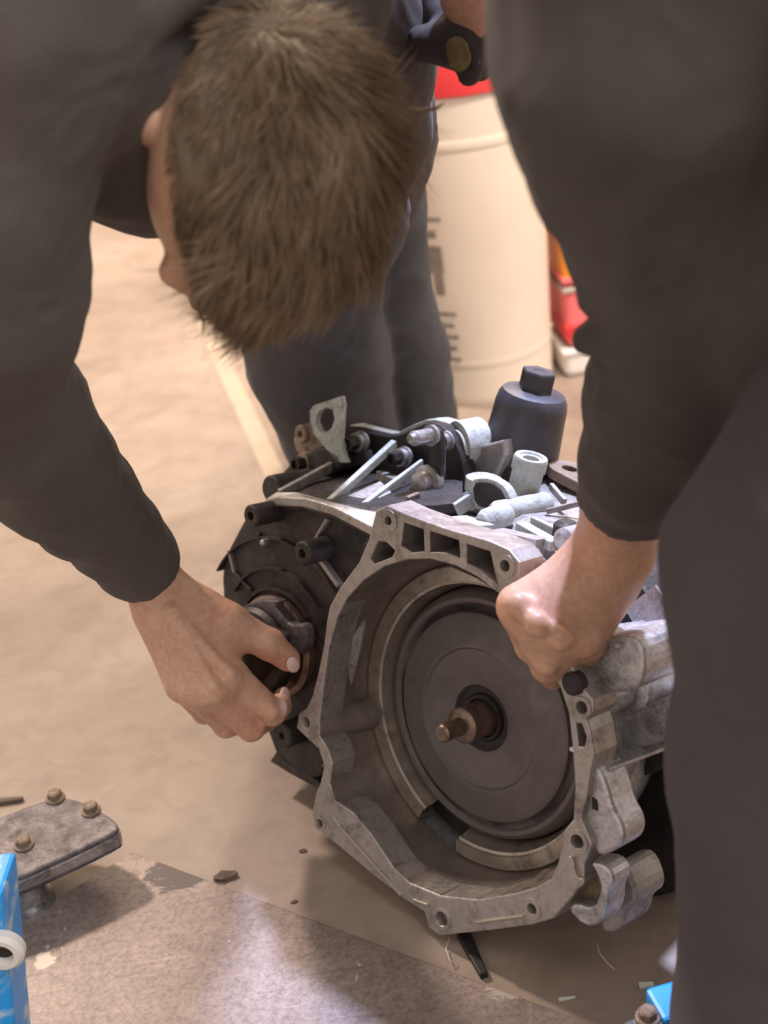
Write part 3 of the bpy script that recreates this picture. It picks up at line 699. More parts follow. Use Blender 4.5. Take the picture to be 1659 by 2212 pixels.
def boss(name, px, py, k, rpx, ln, mat, hole=.5, ax=None, seg=32):
    c = G(px, py, k); d = np.linalg.norm((RW.T@(c-EYE))[2]); r = rpx*abs(d)/F_PX*1.12; a = NN if ax is None else ax
    o = MB().lathe(c-a*ln, a, [(r, 0), (r, ln-.002), (r-.002, ln), (r*hole, ln), (r*hole*.9, ln-.012), (0, ln-.012)], seg).build(name, M[mat], gb, smooth=True)
    MB().lathe(c-a*.0118, a, [(r*hole*.9, 0), (0, .0002)], seg).build('boss_bore', M['hole'], o)
    return o
boss('cover_boss', 541, 1115, -.06, 22, .07, 'alu_dark', .4)
boss('cover_boss', 652, 1196, -.06, 24, .05, 'alu_dark', .4)
boss('cover_boss', 585, 1058, .0, 28, .06, 'alu_dark', .01)
boss('cover_boss', 608, 1590, -.05, 26, .05, 'alu_dark', .3)
gext('cover_tooth', [(583, 1645), (598, 1622), (620, 1640), (645, 1660), (690, 1690), (690, 1705), (660, 1690), (620, 1668), (600, 1655)], -.02, .0, 'alu_dark')
MB().lathe(G(578, 1170, -.026), NN, [(.004, 0), (.004, .008), (.002, .010)], 12).build('small_screw', M['bolt'], gb)
# pale front edge of the upper deck and the deck itself
def slabP(name, pts, th, mat, bev=.0015, dirv=None):
    P = [G(*p) for p in pts]; n = len(P); d = UU*th if dirv is None else dirv*th
    V = [p-d for p in P]+P; Fc = [tuple(range(n)), tuple(n+i for i in range(n))[::-1]]+[((i+1) % n, i, n+i, n+(i+1) % n) for i in range(n)]
    mb = MB().add(V, Fc); o = mb.build(name, M[mat], gb, bev=bev)
    bm = bmesh.new(); bm.from_mesh(o.data); bmesh.ops.recalc_face_normals(bm, faces=bm.faces); bm.to_mesh(o.data); bm.free(); return o
slabP('deck', [(575, 1082, -.02), (600, 1076, -.025), (660, 1080, -.025), (720, 1098, -.03), (805, 1142, -.042), (830, 1100, -.02), (1000, 1085, .06), (1000, 1030, .125), (700, 1005, .125), (600, 1040, .09)], .012, 'alu_dark')  # dark colour stands in for the black hollow between the ribs
slabP('deck_edge', [(573, 1080, -.024), (600, 1073, -.030), (660, 1077, -.031), (720, 1095, -.037), (806, 1140, -.050), (826, 1106, -.032), (776, 1098, -.030), (716, 1082, -.020), (640, 1062, -.012), (596, 1062, -.012)], .010, 'alu')
slabP('deck_right', [(985, 1100, .075), (1100, 1150, .02), (1200, 1190, .005), (1300, 1205, .06), (1300, 1085, .18), (1190, 1030, .20), (1040, 1015, .16), (985, 1045, .145)], .015, 'alu')
# turret wall with bolts
TW = [(636, 985), (665, 945), (700, 930), (745, 922), (800, 936), (850, 946), (890, 928), (925, 912), (962, 924), (988, 962), (1002, 1010), (1004, 1075), (900, 1085), (700, 1045), (640, 1040)]
gext('turret_wall', TW, .115, .135, 'black', sm=1)
gext('turret_rim', [(742, 914), (800, 930), (850, 940), (890, 918), (930, 903), (970, 914), (1000, 952), (1016, 1010), (1014, 1060), (900, 1060), (740, 1000)], .136, .160, 'alu_pale', sm=1)
gext('turret_side', [(560, 1075), (600, 1030), (640, 985), (700, 960), (740, 985), (735, 1020), (640, 1060)], .075, .12, 'alu_dark', sm=1, bev=.004)
rib('deck_rib', (706, 1092, -.015), (852, 958, .105), .007, .010, 'alu_pale', upv=UU)
rib('deck_rib', (758, 1116, -.03), (912, 1000, .095), .007, .010, 'alu_pale', upv=UU, w1=.004)
rib('deck_rib', (604, 1068, -.01), (745, 992, .10), .006, .012, 'alu', upv=UU)
slabP('deck_block', [(716, 1086, -.012), (756, 1102, -.025), (846, 1062, .03), (822, 1038, .05)], .014, 'alu')
rib('deck_rib', (822, 1028, .09), (866, 1048, .07), .012, .012, 'alu', upv=UU)
rib('deck_rib', (752, 1000, .10), (800, 985, .105), .014, .014, 'alu_dark', upv=UU)
def hexbolt(px, py, k, rpx, mat='bolt', ln=.02):
    c = G(px, py, k); r = rpx*1.65/F_PX
    o = MB().lathe(c, NN, [(r*1.25, 0), (r*1.25, .003), (r*1.0, .004), (r*1.0, .008), (r*1.12, .0085), (r*1.12, .0115), (r*.9, .012)], 28).build('washer_stack', M[mat], gb, smooth=True)
    MB().lathe(c+NN*.012, NN, [(r*.85, 0), (r*.85, ln*.6), (r*.6, ln*.62), (r*.55, ln*.4)], 6).build('bolt_head', M['black'], o)
hexbolt(782, 954, .105, 20); hexbolt(876, 986, .105, 18); hexbolt(966, 952, .105, 17); hexbolt(668, 998, .085, 20, 'rust')
# lifting eye
EY = [(668, 888), (676, 876), (735, 856), (738, 872), (732, 884), (736, 905), (734, 938), (742, 985), (748, 1000), (728, 1000), (702, 968), (678, 938), (670, 915)]
hole_e = [(683, 900), (690, 888), (705, 880), (718, 886), (722, 905), (716, 924), (702, 936), (688, 930), (682, 915)]
gext('lifting_eye', EY, .075, .083, 'alu_pale', holes=[hole_e], bev=.001)
slabP('eye_flange', [(735, 856, .075), (738, 872, .075), (733, 886, .075), (736, 940, .075), (740, 940, .09), (738, 886, .09), (743, 872, .09), (740, 856, .09)], .004, 'alu_pale', .0005, dirv=NN)
gext('eye_base', [(630, 938), (672, 905), (690, 950), (730, 1000), (690, 1010), (640, 985)], .09, .105, 'rust', sm=1, bev=.003)
boss('eye_boss', 648, 938, .085, 18, .02, 'rust', .4)
# selector lever
gext('selector_lever', [(915, 935), (925, 922), (944, 924), (952, 940), (952, 1000), (950, 1040), (940, 1060), (918, 1066), (905, 1058), (908, 1040), (925, 1005), (930, 960)], .075, .083, 'black', sm=2)
gext('lever_edge', [(940, 924), (950, 926), (958, 944), (958, 1040), (944, 1062), (930, 1068), (946, 1045), (951, 1000), (950, 944)], .083, .087, 'alu', sm=1)
MB().lathe(G(934, 940, .075), NN, [(.012, 0), (.012, .004), (.0085, .005), (.0085, .030), (.0065, .032), (.005, .036), (0, .036)], 28).build('selector_pin', M['bolt'], gb, smooth=True)
MB().lathe(G(925, 1040, .075), NN, [(.019, -.005), (.019, .004), (.013, .006), (.012, .016), (.008, .018), (0, .018)], 28).build('selector_joint', M['bolt'], gb, smooth=True)
# pale bosses right of the lever
c0 = G(985, 968, .13); c1 = G(1088, 948, .19)
MB().lathe(c0, c1-c0, [(.021, 0), (.021, np.linalg.norm(c1-c0)-.003), (.018, np.linalg.norm(c1-c0))], 32).build('pale_boss', M['alu_pale'], gb, smooth=True)
MB().lathe(G(990, 960, .135), c1-c0, [(.027, 0), (.027, .03)], 32).build('pale_boss', M['alu_pale'], gb, smooth=True)
gext('boss_block', [(994, 975), (1040, 962), (1088, 950), (1090, 985), (1075, 1020), (1066, 1040), (1000, 1050)], .14, .165, 'alu', bev=.003)
gext('ear_plate', [(1014, 1036), (1050, 1032), (1080, 1042), (1098, 1064), (1108, 1098), (1096, 1112), (1060, 1108), (1020, 1098)], .065, .078, 'alu_pale', sm=1, bev=.001)
gext('ear_recess', [(1020, 1044), (1050, 1041), (1075, 1050), (1088, 1072), (1095, 1098), (1060, 1100), (1026, 1092)], .0635, .07, 'alu_dark', sm=1, bev=.0005)
MB().lathe(G(1045, 1040, .085), UU, [(.020, -.01), (.020, .004), (.016, .006), (.012, .004), (0, .003)], 28).build('ear_boss', M['alu_pale'], gb, smooth=True)
for (a, b, r) in [((1070, 1108, .05), (1185, 1086, .115), .0125), ((1048, 1128, .02), (1098, 1108, .05), .0135)]:
    p, q = G(*a), G(*b); l_ = np.linalg.norm(q-p)
    MB().lathe(p, q-p, [(r*.75, -.004), (r, .002), (r, l_-.004), (r*.8, l_), (0, l_)], 28).build('oil_gallery', M['alu_pale'], gb, smooth=True)
AX = UU*math.cos(.14)+RR*math.sin(.14)
def upright(name, px, py, k, rpx, prof, mat, seg=48, parent=None):
    c = G(px, py, k); d = -(RW.T@(c-EYE))[2]; r = rpx*d/F_PX
    return MB().lathe(c, AX, [(a*r, h) for a, h in prof], seg).build(name, M[mat], parent or gb, smooth=True)
upright('threaded_boss', 1126, 1078, .11, 36, [(1, -.01), (.95, .012), (.95, .032), (1.05, .035), (1.05, .047), (.98, .050), (.72, .050), (.68, .048), (.64, .0475), (.50, .0475), (.46, .040), (0, .036)], 'alu_pale')
upright('filter_base', 1112, 1026, .195, 84, [(1.02, -.03), (1.06, -.005), (1.06, .020), (.98, .026)], 'alu_dark')
fo = upright('oil_filter_housing', 1112, 1026, .195, 84, [(1.04, 0), (1.0, .025), (.93, .076), (.92, .086), (.88, .096), (.80, .102), (.55, .106), (.40, .106), (.38, .108), (0, .108)], 'filter', 64)
upright('hex_cap', 1112, 1026, .195, 84, [(.44, .104), (.44, .126), (.41, .128), (.16, .128), (.14, .127), (0, .127)], 'filter', 6, fo).data.materials
for p_ in fo.children[0].data.polygons: p_.use_smooth = False
gext_l = [(1190, 1000), (1225, 990), (1290, 1000), (1300, 1050), (1235, 1060), (1195, 1045)]
def lug():
    c = G(1228, 1022, .20); d = 1.6; ex = unit(RR-(RR@AX)*AX); ey = np.cross(AX, ex)
    o = [(.024*math.cos(t), .024*math.sin(t)) for t in np.linspace(math.pi*.5, math.pi*1.5, 14)]+[(.075, -.028), (.075, .030)]
    mb = extrude2d(o, [circ((0, 0), .009, 18)], .012, c-AX*.006, ex, ey, AX, .001); mb.build('rusty_lug', M['rust'], gb)
    MB().lathe(c-AX*.02, AX, [(.022, 0), (.022, .012)], 24).build('lug_post', M['alu_dark'], gb, smooth=True)
lug()
for a, b, w_, h_, mt in [((1126, 1138, .03), (1200, 1180, -.005), .014, .010, 'alu_pale'), ((1150, 1128, .05), (1238, 1170, .02), .006, .012, 'alu_pale'), ((985, 1102, .05), (1025, 1075, .07), .006, .016, 'alu_pale'),
                      ((1075, 1150, .0), (1170, 1172, -.01), .016, .008, 'alu'), ((1190, 1050, .13), (1220, 1085, .11), .005, .008, 'alu'), ((1180, 1105, .09), (1280, 1080, .12), .005, .006, 'alu'),
                      ((880, 1082, .02), (905, 1072, .035), .006, .010, 'rust'), ((990, 1120, .02), (1050, 1140, .0), .02, .006, 'alu_pale')]:
    rib('deck_rib', a, b, w_, h_, mt, upv=UU)
MB().lathe(G(1222, 1150, .04), UU, [(.014, -.01), (.013, .008), (.008, .012), (0, .012)], 24).build('deck_knob', M['alu_dark'], gb, smooth=True)
MB().lathe(G(1235, 1478, KF-.004), NN, [(.011, -.010), (.011, .000), (.008, .003), (0, .003)], 24).build('dark_hole_knob', M['rubber'], gb, smooth=True)  # dark knob added where a hole shows only as darkness
MB().lathe(G(1225, 1165, .0), NN, [(.012, -.03), (.012, .006), (.008, .01), (0, .01)], 24).build('deck_knob', M['alu'], gb, smooth=True)
#@@PEOPLE
# ------------------------------------------------------------------ people
def camv(x, y, z): return RW@np.array([x, y, z], float)
def basis(Fv, Rv):
    Fv = unit(Fv); Rv = np.asarray(Rv, float); Rv = unit(Rv-(Rv@Fv)*Fv); return Fv, Rv, np.cross(Rv, Fv)   # face, right hand side of the person, crown
def head_prims(c, Fv, Rv, Uv, s=1.0):
    P = lambda r, f, u: c+s*(Rv*r+Fv*f+Uv*u)
    E_ = lambda r, f, u, a, b, d, k=.012, op='+': ell(P(r, f, u), Rv*a*s, Fv*b*s, Uv*d*s, k, op)
    pr = [E_(0, -.005, .015, .074, .094, .085), E_(0, .028, -.045, .060, .060, .070, .03),
          cone(P(0, .045, -.085), P(0, .068, -.100), .040*s, .026*s, .03),           # jaw and chin
          cone(P(0, .088, -.002), P(0, .106, -.040), .008*s, .014*s, .012),          # nose
          cone(P(-.012, .088, .018), P(-.040, .080, .020), .011*s, .010*s, .012), cone(P(.012, .088, .018), P(.040, .080, .020), .011*s, .010*s, .012),
          E_(-.032, .088, -.002, .014, .010, .010, .008, '-'), E_(.032, .088, -.002, .014, .010, .010, .008, '-'),
          cone(P(-.018, .086, -.066), P(.018, .086, -.066), .007*s, .007*s, .008),   # lips
          cone(P(-.016, .084, -.076), P(.016, .084, -.076), .008*s, .008*s, .008)]
    for sg in (-1, 1):
        pr += [ell(P(sg*.079, -.012, -.012), Rv*.0085*s, Fv*.021*s, Uv*.032*s, .006), ell(P(sg*.088, -.004, -.012), Rv*.005*s, Fv*.010*s, Uv*.018*s, .004, '-'),
               cone(P(sg*.072, .0, -.038), P(sg*.078, -.006, -.045), .010*s, .008*s, .008)]
    return pr, P
def head_parts(P, Fv, Rv, Uv, s, parent):
    for sg in (-1, 1):
        c = P(sg*.032, .079, -.002); MB().lathe(c-Fv*.011*s, Fv, [(.0, 0)]+[(.011*s*math.sin(t), .011*s*(1-math.cos(t))) for t in np.linspace(.3, 2.9, 8)]+[(0, .022*s)], 16).build('eye', M['eye'], parent, smooth=True)
def hair(name, parent, c, Fv, Rv, Uv, s, n, seed, length=.040, whorl=(.15, -.55, .80), lines=(-.10, .52, .0), shortright=0.):
    rg = np.random.default_rng(seed); B = np.stack([Rv, Fv, Uv]); ax = np.array([.0755, .0955, .0865])*s; off = np.array([0, -.005, .015])*s
    q = rg.normal(size=(n*3, 3)); q /= np.linalg.norm(q, axis=1)[:, None]
    line = lines[0]+lines[1]*q[:, 1]+lines[2]*np.maximum(q[:, 0]-.25, 0)+.5*lines[2]*np.maximum(q[:, 0], 0)*np.maximum(q[:, 1], 0)+.08*vnoise(q*3+seed)
    q = q[q[:, 2] > line][:n]; n = len(q)
    nrm = q/ax; nrm /= np.linalg.norm(nrm, axis=1)[:, None]
    wh = unit(whorl); t = q-wh; t -= (t*nrm).sum(1)[:, None]*nrm; dist = np.linalg.norm(t, axis=1); t /= dist[:, None]+1e-6
    sw = np.cross(nrm, t)
    t = t+sw*(.75*np.exp(-dist*1.6))[:, None]+np.array([.25, .25, 0])
    t = t+np.array([0, 1.6, -.3])*np.clip((q[:, 0]-.3)/.4, 0, 1)[:, None]*shortright
    clump = np.stack([vnoise(q*4+a) for a in (3, 17, 29)], 1); fine = np.stack([vnoise(q*14+a) for a in (5, 19, 31)], 1)
    t = t+clump*.9+fine*.55; t -= (t*nrm).sum(1)[:, None]*nrm; t /= np.linalg.norm(t, axis=1)[:, None]+1e-6
    side = np.clip((.35-q[:, 2])/.7, 0, 1)
    ln = length*s*(1-.5*side)*(1-.75*np.clip((q[:, 0]-.25)/.5, 0, 1)*shortright)*rg.uniform(.65, 1.15, n)*(1+.35*clump[:, 0])
    lift = .30+.22*clump[:, 1]+.12*rg.normal(size=n)
    p0 = q*ax*.99
    K = 5; C_ = []
    for i in range(K):
        u = i/(K-1); C_.append(p0+nrm*(ln*np.clip(lift, .08, .8)*(1-(1-u)**2)*.62)[:, None]+t*(ln*(.15*u+.85*u**1.4))[:, None]+fine*(ln*.16*u*u)[:, None]+rg.normal(size=(n, 3))*.0007*u)
    C_ = np.stack(C_, 1)                          # n,K,3 in head space
    # keep strands outside the skull
    e = C_/(ax*1.02); l = np.linalg.norm(e, axis=2); C_ = np.where(l[..., None] < 1, C_/np.maximum(l, .01)[..., None], C_)
    W = c+(C_+off)@B
    d = np.gradient(W, axis=1); d /= np.linalg.norm(d, axis=2)[..., None]+1e-9
    x = np.cross(d, (nrm@B)[:, None, :]); x /= np.linalg.norm(x, axis=2)[..., None]+1e-9; y = np.cross(d, x)
    rad = (np.array([1, 1, .9, .65, .12])*.00048*s)[None, :, None]*rg.uniform(.7, 1.3, n)[:, None, None]
    ring = [W+rad*(x*math.cos(a)+y*math.sin(a)) for a in (0, 2.094, 4.189)]
    V = np.stack(ring, 2).reshape(-1, 3)          # n,K,3verts
    idx = np.arange(n)[:, None]*K*3; Q = []
    for i in range(K-1):
        for j in range(3):
            Q.append(np.concatenate([idx+i*3+j, idx+i*3+(j+1) % 3, idx+i*3+3+(j+1) % 3, idx+i*3+3+j], 1))
    o = np_mesh(name, [(V, np.concatenate(Q))], M['hair'], parent); o['kind'] = 'stuff'
    # close-cropped under-layer
    nu, nv = 60, 90; V = []; Q = []; keep = {}
    for i in range(nu+1):
        for j in range(nv):
            a, b = math.pi*i/nu, 2*math.pi*j/nv; V.append((math.sin(a)*math.cos(b), math.sin(a)*math.sin(b), math.cos(a)))
    V = np.array(V); ok = V[:, 2] > .04+lines[0]+lines[1]*V[:, 1]+lines[2]*np.maximum(V[:, 0]-.25, 0)+.5*lines[2]*np.maximum(V[:, 0], 0)*np.maximum(V[:, 1], 0)+.08*vnoise(V*3+seed)
    for i in range(nu):
        for j in range(nv):
            f = (i*nv+j, i*nv+(j+1) % nv, (i+1)*nv+(j+1) % nv, (i+1)*nv+j)
            if all(ok[k] for k in f): Q.append(f[::-1])
    Vw = c+(V*ax*(1.035+.03*vnoise(V*9)[:, None])+off)@B
    np_mesh('hair_base', [(Vw, np.array(Q))], M['scalp'], parent)
def nail(parent, px, py, d, dirpx, size=.0065, toward=None):
    c = C(px, py, d); ax = unit(C(px+dirpx[0], py+dirpx[1], d+dirpx[2])-c); n = unit(EYE-c) if toward is None else unit(toward); n = unit(n-(n@ax)*ax); sd = np.cross(ax, n)
    V, Q = sdf_mesh([ell(c, ax*size*1.25, sd*size, n*size*.35, .001)], size/7); np_mesh('fingernail', [(V, Q)], M['nail'], parent)

# ---------- the man bending over from behind (left)
def man_left():
    foot = Z(742, 985, 0)
    t = thing('person', 'brown haired worker in dark hoodie bending over the gearbox, hand on its side', 'person', tuple(foot), 'two workers handling the gearbox')
    hc = C(552, 360, 1.085)
    Fv, Rv, Uv = basis(camv(-.30, -.88, -.34), camv(-.92, .18, .36))
    hs = 1.10
    hp, P = head_prims(hc, Fv, Rv, Uv, hs)
    neck = [cone(P(0, -.020, -.06), P(0, -.065, -.17), .054*hs, .060*hs, .03)]
    dz = lambda d: d+.035*min(1, max(0, (d-1.19)/.21))
    chain_h = lambda pts, k: chain([(x, y, dz(d), r) for x, y, d, r in pts], k)
    Ch = lambda x, y, d: C(x, y, dz(d))
    hand = chain_h([(120, 1030, 1.36, 62), (250, 1180, 1.47, 58), (325, 1250, 1.515, 56), (372, 1310, 1.52, 54)], .02)
    mc = [((365, 1310, 1.515, 46), (500, 1462, 1.505, 37)), ((360, 1315, 1.515, 46), (464, 1492, 1.495, 37)), ((350, 1320, 1.52, 44), (424, 1496, 1.497, 34)), ((345, 1325, 1.53, 40), (390, 1480, 1.512, 31))]
    for a, b in mc: hand += chain_h([a, b], .022)
    hand += chain_h([(385, 1295, 1.52, 42), (490, 1345, 1.525, 42)], .02)
    hand += chain_h([(430, 1330, 1.53, 50), (480, 1400, 1.53, 40)], .02)
    hand += chain_h([(490, 1345, 1.525, 40), (582, 1392, 1.545, 34)], .012)+chain_h([(582, 1392, 1.545, 33), (622, 1424, 1.565, 27)], .006)
    fing = [[(500, 1462, 1.505, 37), (588, 1538, 1.53, 29), (604, 1525, 1.565, 24), (612, 1500, 1.59, 17)],
            [(464, 1492, 1.495, 37), (542, 1572, 1.535, 29), (575, 1555, 1.585, 24), (590, 1530, 1.61, 20)],
            [(424, 1496, 1.497, 33), (488, 1566, 1.545, 27), (540, 1560, 1.60, 23)],
            [(390, 1480, 1.512, 30), (440, 1540, 1.555, 23), (500, 1548, 1.605, 20)]]
    for f in fing: hand += chain_h(f, .005)
    # knuckle bumps, tendons
    for x, y, d, r in [(497, 1462, 1.486, 20), (462, 1494, 1.477, 21), (422, 1500, 1.482, 19), (390, 1484, 1.50, 17), (585, 1538, 1.512, 15), (575, 1388, 1.528, 16)]:
        hand += [ell(Ch(x, y, d), camv(1, 0, 0)*r*1.5/F_PX, camv(0, 1, 0)*r*1.5/F_PX, camv(0, 0, 1)*r*1.1/F_PX, .012)]
    for b in ((497, 1455, 1.478), (460, 1482, 1.470), (420, 1488, 1.474)):
        hand += [cone(Ch(372, 1322, 1.484), Ch(*b), .004, .004, .010)]
    # body under the clothes
    body = chain_h([(40, 80, 1.02, 150), (-45, 450, 1.07, 140), (-25, 780, 1.19, 110), (120, 1030, 1.36, 72)], .02)
    body += chain([(40, 80, 1.02, 150), (480, 40, 1.2, 200), (690, 260, 1.66, 160), (690, 420, 1.70, 150)], .03)+chain([(480, 40, 1.2, 150), (780, 110, 1.34, 80), (800, 300, 1.45, 70), (760, 520, 1.56, 55), (745, 600, 1.60, 45)], .03)
    fk = C(720, 960, 1.90)
    body += [cone(C(640, 480, 1.76), C(700, 800, 1.90), .05, .045, .03), cone(C(700, 800, 1.90), foot+[0, 0, .08], .05, .035, .03)]
    f2 = Z(905, 1015, 0)+np.array([.02, .12, 0])
    body += [cone(C(770, 470, 1.84), C(858, 760, 2.0), .045, .042, .03), cone(C(858, 760, 2.0), f2+[0, 0, .08], .042, .035, .03)]
    hb = [np.array([v for v in pbox(q, .02)]) for q in hand[2:]]
    lo1 = np.min([b[0] for b in hb], 0); hi1 = np.max([b[1] for b in hb], 0)
    V1, Q1 = sdf_mesh(hand, .0019, lo1, hi1); V1 = relax(V1, Q1, 2)
    V2, Q2 = sdf_mesh(hp+neck, .0035); V2 = relax(V2, Q2, 1)
    V3, Q3 = sdf_mesh(body+neck, .009)
    bo = np_mesh('body', [(V1, Q1), (V2, Q2), (V3, Q3)], M['skin'], t)
    head_parts(P, Fv, Rv, Uv, hs, t)
    nail(t, 633, 1436, dz(1.547), (18, 14, .01), .0085, toward=camv(.4, .2, 1))
    nail(t, 616, 1500, dz(1.570), (6, -22, .012), .0075, toward=camv(.7, .2, .7))
    hair('hair', t, hc, Fv, Rv, Uv, hs*1.02, 19000, 5, .052, (.35, -.92, .25), (-.12, .50, .95), 1.)
    # stray lock
    base = C(895, 240, 1.10)
    MB().tube([C(860, 238, 1.09), C(905, 240, 1.09), C(942, 234, 1.085), (C(960, 222, 1.08))], [.0022, .002, .0015, .0004], 8).build('stray_lock', M['hair'], t, smooth=True)
    # hoodie
    cuff = Ch(316, 1229, 1.512); cd = unit(Ch(372, 1300, 1.56)-Ch(250, 1160, 1.45))
    sl = chain_h([(40, 60, .99, 215), (-48, 430, 1.05, 207), (-42, 620, 1.11, 205), (-30, 760, 1.17, 165)], .03)+chain_h([(-28, 790, 1.19, 160), (20, 900, 1.26, 158), (110, 1012, 1.34, 136), (180, 1090, 1.40, 112), (250, 1162, 1.46, 90), (300, 1212, 1.50, 74), (345, 1262, 1.535, 72)], .02)
    sl += [plane(cuff, cd, '&', lim=(cuff-.085, cuff+.085))]
    sl += [cone(cuff-cd*.02, cuff+cd*.03, .028, .030, .003, '-')]
    tor = chain([(40, 60, .99, 215), (250, 160, 1.14, 240), (330, 230, 1.22, 255)], .05)+chain([(100, -60, 1.05, 260), (480, -40, 1.24, 300), (690, 250, 1.68, 210), (700, 400, 1.72, 185)], .06)
    tor += chain([(480, -40, 1.24, 250), (735, 10, 1.33, 130), (778, 130, 1.37, 122), (795, 280, 1.45, 108), (770, 480, 1.55, 85), (750, 560, 1.59, 70)], .04)
    tor += [cone(P(0, -.07, -.10), P(0, -.10, -.17), .080, .105, .03)]
    tor += chain([(245, 300, 1.06, 26), (226, 150, 1.01, 36), (300, 30, .995, 52), (430, -50, 1.0, 60)], .010)+chain([(290, 215, 1.06, 24), (430, 120, 1.075, 30), (560, 10, 1.09, 40)], .010)
    V, Q = sdf_mesh(tor+sl, .0048); V = relax(V, Q, 2)
    N = vnormals(V, Q)
    V = folds(V, Q, .0055, 9, 3.1); V = folds(V, Q, .0015, 30, 8.2)
    np_mesh('hoodie', [(V, Q)], M['hoodie'], t)
    # trousers
    tr = chain([(655, 380, 1.70, 185), (640, 560, 1.74, 175), (690, 780, 1.88, 138), (730, 930, 1.98, 122)], .03)
    tr += [cone(C(730, 930, 1.98), foot+[0, 0, .06], .073, .062, .02)]
    tr += chain([(745, 380, 1.78, 170), (800, 560, 1.86, 120), (858, 760, 1.98, 108), (885, 900, 2.04, 95)], .012)+[cone(C(885, 900, 2.04), f2+[0, 0, .06], .062, .058, .02)]
    V, Q = sdf_mesh(tr, .006); V = relax(V, Q, 2); V = folds(V, Q, .006, 8, 1.7); V = folds(V, Q, .002, 22, 4.4)
    np_mesh('trousers', [(V, Q)], M['trouser'], t)
    fwd = unit(np.array([EYE[0]-foot[0], EYE[1]-foot[1], 0])*1.0)
    for p in (foot, f2):
        V, Q = sdf_mesh([cone(p+[0, 0, .045]-fwd*.05, p+[0, 0, .04]+fwd*.10, .044, .038, .01), cone(p+[0, 0, .05], p+[0, 0, .12], .045, .048, .02), plane(p, (0, 0, -1))], .006); np_mesh('boot', [(V, Q)], M['shoe'], t)
man_left()

